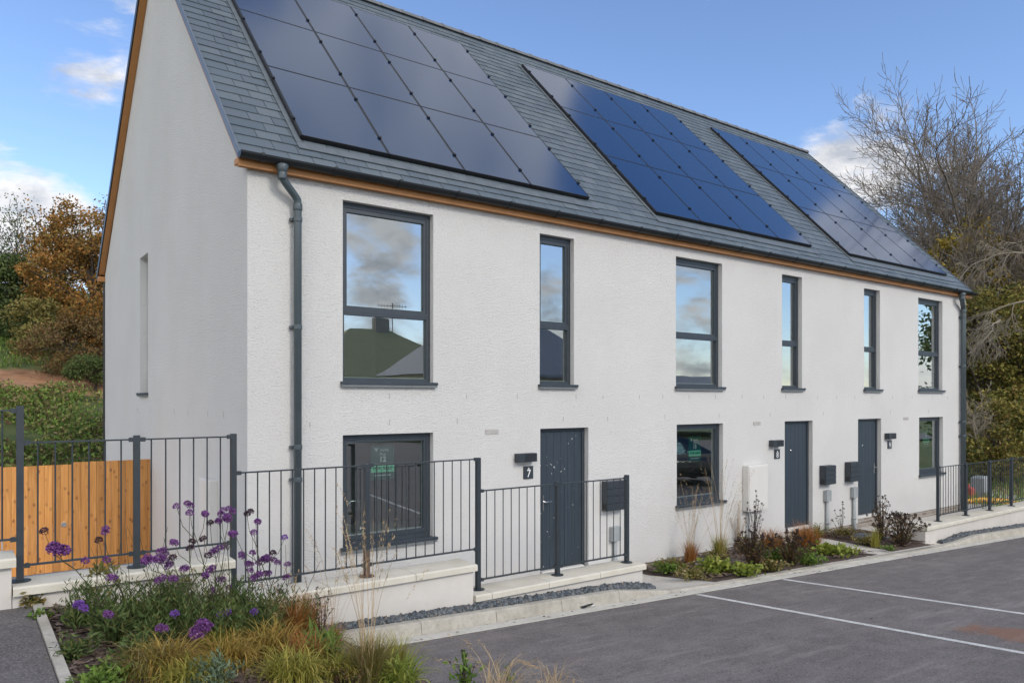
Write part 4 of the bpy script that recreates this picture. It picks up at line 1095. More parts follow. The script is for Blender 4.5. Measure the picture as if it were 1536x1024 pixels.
def verbena(label, base, depthY, fl, seed, nleaf, rad, hleaf):
    r = np.random.RandomState(seed); o = thing('verbena_plant', label, 'flowering plant', base, 'purple flowering plants in the near bed')
    B = np.array(base); mb = MB(); r2 = random.Random(seed)
    stems = []
    for i, (px, py, sz, mt) in enumerate(fl):
        P = onY(px, py, depthY + r2.uniform(-.22, .22) - (.65 if py > 895 else 0)); head(o, P, sz, mt, r2); stems.append(P)
    # group neighbouring heads on one forked stem
    left = list(range(len(stems)))
    while left:
        i = left.pop(0); grp = [i]+[j for j in left if np.linalg.norm(stems[j]-stems[i]) < .27][:3]
        for j in grp[1:]: left.remove(j)
        c = np.mean([stems[j] for j in grp], axis=0); low = min(stems[j][2] for j in grp)
        b = B+np.array([r.normal(0, rad*.4), r.normal(0, rad*.4), 0]); b[0] = b[0]*.8+c[0]*.2
        b[2] = bedz(b[0], b[1])-.01
        f = b+(c-b)*(.74 if len(grp) > 1 else .9); f[2] = min(f[2], low-.05)
        m = (b+f)/2+np.array([r.normal(0,.02), r.normal(0,.02), .03])
        mb.tube([b, m, f], [.0042,.0036,.003], 5, False)
        for j in grp: 
            e = stems[j]; mid = (f+e)/2+np.array([(e[0]-f[0])*.22, (e[1]-f[1])*.22, -.015]); mb.tube([f, mid, e], [.0028,.0024,.002], 4, False)
    for k in range(10):              # bare budding stems
        b = B+np.array([r.normal(0,rad*.5), r.normal(0,rad*.5), 0]); b[2] = bedz(b[0], b[1]); e = b+np.array([r.normal(0,.12), r.normal(0,.12), r.uniform(.35,.8)])
        mb.tube([b,(b+e)/2+np.array([0,0,.02]),e],[.0034,.0026,.0015],4,False)
    mb.build('stems', G['stem'], o)
    parts = []
    for k in range(nleaf//22):        # leafy shoots
        a = r.uniform(0,2*PI); q = rad*math.sqrt(r.uniform(0,1)); bx = B[0]+q*math.cos(a); by = B[1]+q*math.sin(a)
        if by > -1.74: by = -1.74-abs(by+1.74)
        if bx < -2.0: bx = -2.0+abs(bx+2.0)*.5
        H = hleaf*r.uniform(.45,1.1)*(1-.4*(q/rad)**2); bz = bedz(bx, by)
        t = r.uniform(0.02,1,22); sh = np.array([bx,by,bz]); d = np.array([math.cos(a)*.4*r.uniform(0,1.3), math.sin(a)*.4*r.uniform(0,1.3), 1.0])
        C = sh+d[None]*(t*H)[:,None]+r.normal(0,.012,(22,3))
        al = r.uniform(0,2*PI,22); D = np.stack([np.cos(al), np.sin(al), np.full(22,1.25)],1)
        L = .072*(1.15-.6*t)*r.uniform(.7,1.3,22)
        parts.append(leaves(C+D*L[:,None]*.4, L, .0095*r.uniform(.7,1.3,22), r, D*1.5, .25))
    V, Q = merge(parts); np_mesh('leaves', V, Q, G['verbena'], o)
    return o
b_, s_, t_ = .074, .045, .028
P_, I_, D_ = 'purple', 'lilac', 'spent'
verbena('tall purple flowering plant with lone heads in front of the timber gate', (-1.62,-2.35,bedz(-1.62,-2.35)), -2.45,
  [(86,820,b_,P_),(157,796,s_,P_),(66,796,t_,D_),(128,841,t_,P_),(160,839,t_,P_),(172,866,s_,P_),(117,905,s_,I_),(148,810,t_,D_),(125,912,t_,I_),(163,921,s_,P_)], 21, 3000, .34, .42)
verbena('tallest purple flowering plant standing in front of the gable wall railing', (-1.05,-2.55,bedz(-1.05,-2.55)), -2.5,
  [(265,759,t_,P_),(284,756,s_,P_),(284,769,t_,P_),(308,769,s_,P_),(332,768,s_,P_),(328,781,s_,P_),(343,779,b_*.8,P_),(348,766,s_,P_),(348,799,s_,P_),(315,784,t_,D_),
   (239,826,s_,P_),(248,832,t_,P_),(217,836,s_,P_),(232,842,b_*.8,P_),(240,842,s_,P_),(251,848,s_,P_),(262,813,s_,P_),(288,812,t_,D_),(285,822,t_,D_),(305,808,t_,D_),(274,852,s_,P_),(239,868,s_,P_),(263,867,s_,P_),(259,836,t_,D_),(322,822,s_,P_),(331,820,s_,P_),(312,833,t_,D_),(314,849,s_,P_),(310,862,s_,P_),(328,869,s_,P_),(246,938,s_,P_),(262,920,t_,I_),(300,942,b_,P_),(293,948,s_,P_),(312,938,s_,P_),(293,955,t_,P_)], 22, 7000, .46, .48)
verbena('purple flowering plant with crowded heads in front of the downpipe', (-.55,-2.3,bedz(-.55,-2.3)), -2.3,
  [(370,769,s_,D_),(384,781,s_,P_),(381,798,t_,P_),(352,800,t_,P_),(427,806,t_,I_),(365,834,s_,P_),(379,829,t_,P_),(377,842,s_,P_),(388,844,t_,P_),(398,838,b_*.8,P_),(415,842,s_,P_),(431,846,t_,P_),(403,859,s_,P_),(378,862,s_,P_),(389,861,s_,P_),(428,865,s_,P_),(420,887,t_,D_),(375,855,t_,P_),(409,829,t_,D_),(344,881,t_,P_),(318,885,t_,P_),(341,920,s_,I_),(330,922,t_,I_),(381,917,t_,I_),(357,948,t_,D_)], 23, 3800, .32, .42)

GR = 'ornamental grasses in the near bed'
grass('sedge_clump', 'golden arching sedge clump in the front of the near bed', bp(250, 1012), 620, .34, .10, .5, 1.5, .008, 'golden', 1, group=GR)
grass('sedge_clump', 'golden brown sedge clump between the grey green spurge and the orange grass', bp(405, 985), 560, .34, .12, .55, 1.4, .008, 'golden', 2, group=GR)
grass('sedge_clump', 'yellow green sedge mound at the bottom edge, right of the spurge', bp(438, 1022), 620, .30, .12, .55, 1.5, .008, 'gold2', 3, group=GR)
grass('sedge_clump', 'small yellow green sedge tuft behind the spurge', bp(325, 978), 300, .24, .08, .5, 1.3, .007, 'gold2', 4, group=GR)
grass('sedge_clump', 'fine orange grass tuft at the back of the near bed', bp(440, 962), 520, .38, .07, .35, .7, .004, 'orange', 5, stems=(14, .52, .28, .5, 'straw'), group=GR)
grass('sedge_clump', 'bronze green strappy clump below the crowded purple heads', bp(386, 948), 330, .33, .09, .4, 1.1, .013, 'bronze', 6, group=GR)
grass('daylily_clump', 'bright green strap leaved clump left of the orange stemmed grass', bp(487, 1003), 170, .30, .07, .4, 1.1, .018, 'green', 7, group=GR)
grass('daylily_clump', 'pale green strap leaved clump overhanging the kerb', bp(600, 1030), 190, .30, .08, .5, 1.2, .016, 'lime', 8, group=GR)
grass('sedge_clump', 'upright orange green grass with tall straw stems at the kerb', bp(553, 1024), 620, .36, .08, .3, .6, .0045, 'bronze', 9, stems=(20, 1.25, .18, .25, 'straw'), group=GR)
grass('sedge_clump', 'sparse grass with tall thin stems in front of the dwarf wall', bp(500, 972), 220, .24, .06, .35, .8, .005, 'orange', 10, stems=(14, .95, .17, .25, 'straw'), group=GR)
grass('dry_grass', 'dry straw coloured grass arching over the car park edge', (0.42,-4.15,cp(.42,-4.15)+.02), 64, .55, .09, .5, 1.9, .0038, 'straw', 11, stems=(12, .62, .4, 1.3, 'straw'), group=GR, az=(.3, .9))
grass('dry_grass', 'second dry straw grass at the bottom edge of the picture', (0.86,-4.25,cp(.86,-4.25)+.0), 40, .45, .07, .5, 1.9, .0036, 'straw', 12, stems=(7, .5, .4, 1.2, 'straw'), group=GR, az=(.5, 1.2))
leafy('spurge_plant', 'grey green spurge at the bottom edge of the near bed', 'shrub', bp(322, 1038), 520, .17, .22, .055, .011, 'glauc', 31, up=1.4, stems=26)
leafy('creeping_plant', 'fresh green ferny plant beside the path edging at the bottom', 'plant', bp(165, 1022), 420, .20, .10, .05, .018, 'green', 32, stems=24)
leafy('creeping_plant', 'dark green leafy plant spilling over the path edging', 'plant', bp(112, 985), 300, .17, .13, .055, .016, 'verbena', 33, stems=18)
leafy('creeping_plant', 'small yellow green plant at the foot of the dwarf wall by the path', 'plant', bp(50, 912), 260, .12, .13, .05, .03, 'bronze', 34, stems=16)
leafy('creeping_plant', 'low bright green plant just behind the path edging', 'plant', bp(62, 928), 160, .11, .06, .04, .028, 'green', 35, stems=12)
leafy('perennial_plant', 'broad leaved green plant with browning leaves near the gate railing', 'plant', bp(150, 905), 420, .24, .30, .10, .032, 'bronze', 36, up=.8, stems=20)
leafy('perennial_plant', 'mid green leafy mound under the lone purple heads', 'plant', bp(170, 965), 420, .24, .20, .075, .020, 'verbena', 37, up=.6, stems=24)
leafy('perennial_plant', 'bright low foliage between the purple plants and golden sedge', 'plant', bp(125, 935), 260, .17, .10, .05, .028, 'green', 38, stems=16)
leafy('perennial_plant', 'dark twiggy seedhead stems beside the tall thin grass', 'plant', bp(483, 958), 60, .10, .46, .03, .012, 'brownleaf', 39, stems=9, smat='darkseed', heads=('darkseed', .012, 8))
leafy('perennial_plant', 'green leafy stem with tiny flower buds at the car park edge', 'plant', (.30,-3.95,cp(.3,-3.95)+.05), 130, .12, .36, .07, .022, 'green', 40, up=1, stems=6, heads=('spent', .012, 8))
leafy('perennial_plant', 'small green shoot growing through the dry grass', 'plant', (.72,-3.95,cp(.72,-3.95)+.0), 36, .08, .26, .05, .018, 'green', 41, up=1, stems=3)
leafy('perennial_plant', 'low grey brown twiggy plant between the strap leaved clumps', 'plant', bp(515, 1028), 300, .16, .11, .035, .012, 'brownleaf', 42, stems=16)
leafy('perennial_plant', 'leafy green plant between the golden sedges', 'plant', bp(372, 965), 140, .1, .16, .07, .03, 'verbena', 43, up=.8, stems=9)
leafy('perennial_plant', 'dark green mound of fine leaves at the centre of the near bed', 'plant', bp(225, 972), 700, .26, .20, .07, .012, 'verbena', 44, up=.8, stems=34)

# --- long bed beside door 8 and small bed beside door 9
GF = 'plants in the beds along the facade'
grass('sedge_clump', 'orange based grass with pale straw stems, left of its taller twin', fp(1036, 843), 260, .36, .09, .25, .4, .006, 'orange', 51, stems=(34, 1.15, .30, .2, 'straw'), group=GF)
grass('sedge_clump', 'green based grass with the tallest straw stems under the window', fp(1079, 838), 300, .40, .08, .2, .3, .006, 'gold2', 52, stems=(38, 1.5, .2, .15, 'straw'), group=GF)
grass('sedge_clump', 'orange brown grass mound behind the left dark seedhead plant', fp(1158, 822), 420, .42, .20, .45, .7, .006, 'orange', 53, group=GF)
grass('sedge_clump', 'glowing orange grass in front of door 8', fp(1211, 822), 620, .50, .20, .4, .6, .006, 'orange', 54, group=GF)
leafy('seedhead_plant', 'dark brown seedhead plant in the middle of the long bed', 'plant', fp(1131, 852), 420, .32, .58, .07, .022, 'brownleaf', 55, stems=56, smat='darkseed', heads=('darkseed', .024, 12), group=GF)
leafy('seedhead_plant', 'bushy dark seedhead plant with black cones at the front of the long bed', 'plant', fp(1187, 846), 420, .36, .55, .07, .022, 'brownleaf', 56, stems=60, smat='darkseed', heads=('darkseed', .027, 12), group=GF)
leafy('seedhead_plant', 'tall open dark seedhead plant in front of the meter box', 'plant', fp(1131, 826), 130, .24, 1.02, .045, .014, 'brownleaf', 57, stems=22, smat='darkseed', heads=('darkseed', .020, 10), group=GF)
leafy('seedhead_plant', 'thin pale twiggy stems left of the meter box conduit', 'plant', fp(1108, 822), 70, .20, .85, .03, .008, 'straw', 58, stems=16, smat='straw', heads=('straw', .014, 6), group=GF)
leafy('ground_cover_plant', 'lime green ground cover at the front of the long bed', 'plant', fp(1078, 858), 620, .42, .15, .085, .065, 'lime', 59, stems=50, smat='stem', group=GF)
leafy('ground_cover_plant', 'yellow green ground cover at the right tip of the long bed', 'plant', fp(1243, 831), 560, .42, .15, .085, .065, 'lime', 60, stems=50, group=GF)
leafy('ground_cover_plant', 'mixed green low plants at the left end of the long bed', 'plant', fp(1010, 852), 420, .38, .13, .06, .035, 'bronze', 61, stems=34, group=GF)
leafy('ground_cover_plant', 'fresh green low plants between the seedhead plants', 'plant', fp(1160, 842), 380, .30, .22, .07, .035, 'green', 62, stems=26, group=GF)
leafy('ground_cover_plant', 'brown and green leafy mound against the wall under the meter box', 'plant', fp(1115, 830), 420, .36, .34, .06, .022, 'brownleaf', 63, stems=30, group=GF)
leafy('ground_cover_plant', 'low rusty plants at the foot of the conduits', 'plant', fp(1268, 803), 420, .45, .16, .06, .022, 'bronze', 64, stems=34, group=GF)
leafy('ground_cover_plant', 'bright green tuft at the foot of the left conduit by door 8', 'plant', fp(1228, 806), 220, .2, .26, .06, .022, 'green', 65, stems=18, group=GF)
leafy('seedhead_plant', 'thin dark stems with seedheads between the two conduits', 'plant', fp(1262, 800), 40, .22, .62, .05, .02, 'brownleaf', 66, stems=8, smat='darkseed', heads=('darkseed', .022, 10), group=GF)
leafy('seedhead_shrub', 'largest dark seedhead shrub at the end of the small bed', 'shrub', fp(1352, 817), 420, .50, .62, .07, .026, 'brownleaf', 67, stems=80, smat='darkseed', heads=('darkseed', .030, 12), group=GF)
leafy('seedhead_shrub', 'reddish brown upright seedhead plant at the left of the largest shrub', 'shrub', fp(1322, 811), 260, .26, .86, .06, .022, 'scrub', 68, stems=40, smat='darkseed', heads=('darkseed', .024, 10), group=GF)
grass('sedge_clump', 'thin straw grass in front of the largest seedhead shrub', fp(1313, 818), 120, .36, .08, .25, .4, .006, 'gold2', 69, group=GF)
leafy('ground_cover_plant', 'small green cushion at the front edge of the small bed', 'plant', fp(1335, 824), 160, .18, .07, .04, .02, 'green', 70, stems=16, group=GF)

# fillers that close the gaps of the near bed
grass('sedge_clump', 'golden sedge clump filling the middle of the near bed', bp(345, 1000), 460, .30, .11, .5, 1.5, .008, 'golden', 101, group=GR)
grass('sedge_clump', 'yellow green sedge left of the orange green upright grass', bp(505, 1018), 420, .26, .11, .55, 1.5, .008, 'gold2', 102, group=GR)
grass('sedge_clump', 'rusty fine grass between the bronze clump and the dwarf wall', bp(462, 945), 380, .36, .08, .4, .8, .004, 'orange', 103, stems=(10, .5, .3, .5, 'straw'), group=GR)
grass('daylily_clump', 'large green strap leaved clump in front of the rusty grass', bp(478, 985), 200, .30, .08, .45, 1.1, .017, 'green', 104, group=GR)
grass('sedge_clump', 'bright yellow green fine grass at the bottom right of the near bed', bp(590, 1015), 420, .33, .08, .35, .8, .005, 'gold2', 105, group=GR)
grass('sedge_clump', 'pale dry grass tuft among the purple flowering plants', bp(330, 930), 200, .34, .08, .4, .9, .006, 'gold2', 106, group=GR)
grass('sedge_clump', 'golden sedge at the very bottom of the picture, left of the spurge', bp(285, 1030), 420, .28, .11, .5, 1.5, .008, 'gold2', 107, group=GR)
leafy('perennial_plant', 'dark leafy clump behind the golden sedge at the bottom', 'plant', bp(205, 1000), 420, .22, .20, .06, .016, 'verbena', 108, up=.8, stems=24)
leafy('creeping_plant', 'ferny green plant at the bottom left corner of the bed', 'plant', bp(140, 1040), 420, .2, .10, .05, .018, 'green', 109, stems=24)
leafy('ground_cover_plant', 'rusty low plants behind the lime ground cover', 'plant', fp(1075, 842), 420, .35, .16, .06, .025, 'bronze', 110, stems=30, group=GF)
leafy('ground_cover_plant', 'green low plants under the right dark seedhead plant', 'plant', fp(1190, 838), 420, .35, .16, .07, .04, 'green', 111, stems=30, group=GF)
leafy('ground_cover_plant', 'bronze low plants along the front of the small bed', 'plant', fp(1300, 815), 320, .35, .14, .06, .03, 'bronze', 112, stems=26, group=GF)

for px, py, mt, L, sd, lb in ((1003,857,'green',.06,121,'green ground cover in the left front corner of the long bed'),(1040,866,'bronze',.055,122,'bronze ground cover left of the lime cover at the kerb'),(1118,860,'lime',.07,123,'small lime ground cover in front of the left dark seedhead plant'),(1160,854,'bronze',.06,124,'bronze low plants at the kerb between the dark seedhead plants'),(1208,843,'green',.07,125,'green ground cover between the right seedhead plant and the lime cover'),(1262,829,'lime',.07,126,'lime leaves at the very tip of the long bed')):
    leafy('ground_cover_plant', lb, 'plant', fp(px, py), 420, .36, .12, L, L*.6, mt, sd, stems=40, group=GF)

leafy('perennial_plant', 'loose light green leafy plant in front of the lone purple heads', 'plant', bp(190, 945), 420, .26, .26, .06, .014, 'green', 131, up=1, stems=30)
leafy('perennial_plant', 'light green leafy shoots at the foot of the crowded purple heads', 'plant', bp(330, 955), 380, .24, .26, .06, .013, 'green', 132, up=1, stems=28)
leafy('perennial_plant', 'grey green leafy shoots at the back of the bed by the dwarf wall', 'plant', bp(255, 915), 420, .28, .34, .07, .012, 'bronze', 133, up=1.2, stems=30)
grass('sedge_clump', 'straggling brown green grass at the left of the golden sedge', bp(215, 1018), 260, .32, .10, .5, 1.3, .006, 'bronze', 134, group=GR)
grass('sedge_clump', 'orange gold grass just left of the green strap leaves', bp(455, 1000), 360, .32, .10, .5, 1.2, .006, 'orange', 135, group=GR)
# ------------------------------------------------------------------ trees and hillside growth
class Tree:
    def __init__(s, seed): s.r = random.Random(seed); s.mb = MB(); s.tips = []; s.cnt = 0
    def grow(s, p, d, L, rad, lvl, cfg):
        r = s.r; n = 6 if lvl < 2 else (4 if lvl < 4 else 3); pts = [p.copy()]; rr = [rad]; ds = []
        wig = cfg['wig'][min(lvl, len(cfg['wig'])-1)]; up = cfg['up'][min(lvl, len(cfg['up'])-1)]
        endr = 0.5 if lvl < cfg['levels'] else .4
        for i in range(n):
            d = (d + Vector((r.gauss(0,wig), r.gauss(0,wig), r.gauss(0,wig)+up))).normalized()
            p = p + d*(L/n); pts.append(p.copy()); ds.append(d.copy()); rr.append(rad*(1-(1-endr)*(i+1)/n))
        s.mb.tube(pts, [max(q, cfg.get('rmin', .0095)) for q in rr], 8 if lvl == 0 else (6 if lvl == 1 else (4 if lvl == 2 else 3)), False)
        if lvl >= cfg['levels']: s.tips.append((pts[-1], d)); s.tips.append((pts[-2], d)); return
        k = cfg['kids'][min(lvl, len(cfg['kids'])-1)]; k = k + (1 if r.random() < .4 else 0)
        t0 = cfg['start'][min(lvl, len(cfg['start'])-1)]; az = r.uniform(0, 6.28)
        for j in range(k):
            t = t0+(1-t0)*(j+r.uniform(.2,.9))/k; f = t*n; i = min(int(f), n-1)
            q = pts[i].lerp(pts[i+1], f-i); dd = ds[i]; az += 2.4+r.gauss(0,.4)
            o = dd.orthogonal().normalized(); o = Matrix.Rotation(az, 3, dd) @ o
            ang = cfg['ang'][min(lvl, len(cfg['ang'])-1)]*r.uniform(.7,1.25)
            nd = (dd*math.cos(ang)+o*math.sin(ang)).normalized()
            s.grow(q, nd, L*cfg['ratio'][min(lvl, len(cfg['ratio'])-1)]*(r.uniform(.75,1.15)*(1.12-.45*t) if lvl else r.uniform(.62,.82)), rr[i]*cfg['rr'], lvl+1, cfg)
        if lvl < cfg.get('nolead', 0): return
        s.grow(pts[-1], d, L*cfg['ratio'][min(lvl, len(cfg['ratio'])-1)]*.95, rr[-1]*.92, lvl+1, cfg)
ASH = dict(levels=5, kids=[9,8,6,5,4], wig=[.05,.09,.12,.15,.16,.17], up=[.03,.035,.035,.045,.07,.09], start=[.42,.2,.15,.12,.1], ang=[.74,.72,.70,.68,.62], ratio=[1.5,.56,.60,.60,.64], rr=.58, nolead=1)
def bare_tree(name, label, base, L, rad, seed, cfg, mat, d=(0,0,1), leaf=None, group=None):
    o = thing(name, label, 'tree', base, group); t = Tree(seed)
    t.grow(Vector(base), Vector(d).normalized(), L, rad, 0, cfg)
    t.mb.build('branches', mat, o)
    if leaf:
        lm, ln, size, sd = leaf; r = np.random.RandomState(seed); T = np.array([tuple(a) for a, b in t.tips])
        idx = r.randint(0, len(T), ln); C = T[idx]+r.normal(0, sd, (ln,3))
        V, Q = leaves(C, size*r.uniform(.6,1.4,ln), size*.62, r); np_mesh('crown', V, Q, G[lm], o)
    return o
def crown_pts(c, rad, n, r, clumps, cr, shell=.45):
    u = r.normal(size=(clumps,3)); u /= np.linalg.norm(u,axis=1)[:,None]; q = shell+(1-shell)*r.uniform(0,1,(clumps,1))**.6
    cc = u*q*np.array(rad)[None]; cs = cr*r.uniform(.5,1.4,clumps)
    k = r.randint(0, clumps, n); g = r.normal(size=(n,3)); g /= np.linalg.norm(g,axis=1)[:,None]; g *= (r.uniform(0,1,(n,1))**.45)
    return np.array(c)[None]+cc[k]+g*cs[k][:,None]*np.array([1,1,.75])[None]
def leafy_tree(name, label, base, c, rad, n, size, mat, seed, clumps=60, cr=.5, trunk=.16, cat='tree', bark='darkbark', group=None, cfg=None):
    r = np.random.RandomState(seed); o = thing(name, label, cat, base, group)
    C = crown_pts(c, rad, n, r, clumps, cr)
    V, Q = leaves(C, size*r.uniform(.6,1.4,n), size*.6*r.uniform(.7,1.3,n), r); np_mesh('crown', V, Q, G[mat], o)
    mb = MB(); B = Vector(base); Cc = Vector(c)
    mb.tube([B-Vector((0,0,.3)), B.lerp(Cc,.5)+Vector((.1,0,0)), Cc], [trunk, trunk*.8, trunk*.5], 7)
    for k in range(14):
        e = Vector(C[r.randint(0,n)]); s = B.lerp(Cc, r.uniform(.35,.95)); m = s.lerp(e,.5)+Vector((r.normal(0,.15),r.normal(0,.15),.15)); mb.tube([s,m,e],[trunk*.4,trunk*.25,.02],4,False)
    mb.build('trunk', M[bark], o); return o
def dp(px, py, t):                  # point at view depth t
    q = CAM + ray(px, py)*t; return (float(q[0]), float(q[1]), float(q[2]))
def gp(px, t):
    q = CAM + ray(px, 598)*t; return (float(q[0]), float(q[1]), gnd(float(q[0]), float(q[1])))
# right: two big bare ashes, one smaller, yellow and olive foliage, drooping dead branches
GB = 'bare trees beyond the far end of the house'
bare_tree('ash_tree', 'broad bare ash with a rounded crown rising over the roof end', gp(1436, 33), 4.8, .34, 5, ASH, M['bark'], (-.04,0,1), group=GB)
bare_tree('ash_tree', 'taller bare ash cut by the right edge of the picture', gp(1508, 34), 6.6, .32, 7, ASH, M['bark'], (.06,0,1), group=GB)
bare_tree('ash_tree', 'thin small bare ash just showing above the roof slope', gp(1375, 38), 3.8, .16, 19, ASH, M['bark'], (-.08,0,1), group=GB)
leafy_tree('maple_tree', 'yellow leaved tree glowing behind the bare ash trunks', gp(1452, 31), dp(1456, 425, 31), (2.9,2.4,2.5), 13000, .13, 'yellow', 61, 110, .55, .2)
leafy_tree('maple_tree', 'olive yellow tree at the right edge behind the taller ash', gp(1530, 31.5), dp(1540, 430, 31.5), (2.6,2.4,2.4), 11000, .13, 'yellow', 62, 100, .55, .2)
leafy_tree('ivy_thicket', 'tall ivy covered thicket right behind the end of the house', gp(1478, 27), dp(1486, 545, 27), (1.9,2.2,2.9), 15000, .13, 'ivy', 63, 130, .5, .12, 'thicket')
leafy_tree('ivy_thicket', 'olive green thicket at the right edge of the picture', gp(1545, 27), dp(1545, 560, 27), (2.2,2.2,3.0), 15000, .13, 'ivy', 64, 130, .5, .12, 'thicket')
leafy_tree('ivy_thicket', 'olive green undergrowth low behind the far railing', gp(1500, 24.5), dp(1505, 660, 24.5), (2.4,1.6,1.3), 11000, .11, 'ivy', 65, 110, .4, .1, 'thicket')
leafy_tree('ivy_thicket', 'brownish thicket beside the end wall below the gutter', gp(1452, 31), dp(1452, 590, 31), (1.9,1.9,3.4), 10000, .15, 'olive', 66, 100, .6, .1, 'thicket')
leafy_tree('ivy_thicket', 'broad olive background thicket behind the right trees', gp(1520, 46), dp(1500, 540, 46), (8,3,4.5), 12000, .28, 'olive', 67, 140, 1.2, .2, 'thicket')
DEAD = dict(levels=4, rmin=.006, kids=[5,4,3,2], wig=[.12,.16,.2,.22,.25], up=[-.06,-.12,-.16,-.2,-.2], start=[.2,.15,.1,.1], ang=[.7,.7,.75,.8], ratio=[.62,.6,.6,.6], rr=.6)
def fallen(label, p, d, L, rad, seed):
    o = thing('dead_branch', label, 'branch', p, 'pale dead branches hanging in the thicket'); t = Tree(seed); t.grow(Vector(p), Vector(d).normalized(), L, rad, 0, DEAD); t.mb.build('branches', M['palebark'], o)
fallen('pale drooping dead branches arching over the thicket beside the gutter', dp(1560, 385, 24), (-.75,.1,.25), 2.1, .036, 3)
fallen('thin pale dead branches drooping in front of the dark thicket', dp(1500, 480, 23.5), (-.8,-.1,-.05), 1.6, .03, 14)
fallen('pale dead branches hanging at the right edge of the picture', dp(1545, 450, 24), (-.6,.3,-.2), 1.7, .03, 8)
UPR = dict(DEAD, up=[.04,.02,0,0,0], levels=3)
o = thing('dead_branch', 'bare grey brushwood leaning above the far railing', 'branch', dp(1470, 672, 23.4), 'pale dead branches hanging in the thicket'); t = Tree(31)
for dd in ((.5,0,.8),(.8,.1,.5),(.2,.2,1),(-.3,0,.7)): t.grow(Vector(dp(1470, 672, 23.4)), Vector(dd).normalized(), 1.1, .03, 0, UPR)
t.mb.build('branches', M['palebark'], o)
# left: hillside trees
leafy_tree('oak_tree', 'orange brown autumn oak beside the gable roof edge', gp(150, 30), dp(132, 405, 30), (2.3,2.5,2.7), 11000, .13, 'autumn', 71, 80, .55, .18)
bare_tree('oak_tree', 'sparse leaved autumn oak whose top shows against the sky', gp(150, 32), 2.5, .18, 44, dict(ASH, levels=3, kids=[6,6,5,4]), M['darkbark'], (0,0,1), leaf=('autumn', 9000, .12, .2))
leafy_tree('pine_tree', 'dark evergreen at the left behind the autumn oak', gp(55, 33), dp(48, 440, 33), (2.0,2.0,1.9), 7500, .15, 'ever', 72, 70, .6, .2)
bare_tree('oak_tree', 'thin dark tree with few leaves above the evergreen', gp(50, 35), 2.2, .12, 52, dict(ASH, levels=4, kids=[4,4,4,3]), M['darkbark'], (0,0,1), leaf=('ever', 2200, .11, .25))
leafy_tree('pine_tree', 'dark evergreen cut by the left edge of the picture', gp(-18, 31), dp(-12, 465, 31), (1.3,1.5,2.3), 6500, .14, 'ever', 73, 60, .5, .16)
leafy_tree('hedge_shrub', 'olive green rounded shrub at the top of the bank', gp(62, 28.5), dp(62, 492, 28.5), (1.2,1.2,1.15), 6000, .11, 'olive', 74, 60, .38, .06, 'shrub')
leafy_tree('hedge_shrub', 'dark brown twiggy shrub on the bank beside the gable', gp(105, 26.5), dp(108, 520, 26.5), (1.75,1.4,1.15), 9000, .09, 'scrub', 75, 90, .36, .06, 'shrub')
leafy_tree('hedge_shrub', 'orange tinted shrub between the oak and the brown scrub', gp(150, 27.5), dp(150, 470, 27.5), (1.3,1.2,1.3), 5500, .11, 'autumn', 76, 60, .4, .06, 'shrub')
leafy_tree('hedge_shrub', 'low dark shrub at the foot of the brown scrub', gp(140, 25.5), dp(140, 553, 25.5), (1.0,.8,.4), 4000, .08, 'ever', 77, 50, .25, .05, 'shrub')
# weeds on the bank
r = np.random.RandomState(81); n = 42000
x = r.uniform(-4.5, 4, n); y = r.uniform(9.6, 18.4, n)
keep = (np.sin(x*1.7+y*.9)+np.sin(x*.8-y*1.4+2)+r.normal(0,.5,n)) > -.55; x, y = x[keep], y[keep]; n = len(x)
hgt = .10+.34*np.abs(np.sin(x*1.3+1)*np.sin(y*1.1)); z = np.array([gnd(a,b) for a,b in zip(x,y)])+hgt*r.uniform(.1,1.2,n)
V, Q = leaves(np.stack([x,y,z],1), r.uniform(.07,.17,n), r.uniform(.035,.08,n), r, np.tile([0,-.2,.6],(n,1)))
tag(np_mesh('bank_weeds', V, Q, G['weed']), 'green weeds and brambles covering the bank behind the fence', 'weeds', kind='stuff')
n = 9000; x = r.uniform(-6, 6, n); y = r.uniform(23.5, 36, n); z = np.array([gnd(a,b) for a,b in zip(x,y)])
V, Q = leaves(np.stack([x,y,z+.1],1), r.uniform(.14,.3,n), .05, r, np.tile([0,0,1.5],(n,1)), .5)
tag(np_mesh('hill_grass', V, Q, G['green']), 'bright rough grass on top of the bank', 'grass', kind='stuff')
n = 9000; x = r.uniform(18.6, 34, n); y = r.uniform(-1, 9, n); z = np.array([gnd(a,b) for a,b in zip(x,y)])
z = np.maximum(z, np.where((x<26)&(y<10.4), hz(22), -9))
V, Q = leaves(np.stack([x,y,z+.12],1), r.uniform(.2,.45,n), .035, r, np.tile([0,0,1.5],(n,1)), .6)
keepq = None
tag(np_mesh('rough_grass', V, Q, G['weed']), 'rough grass beyond the far railing', 'grass', kind='stuff')

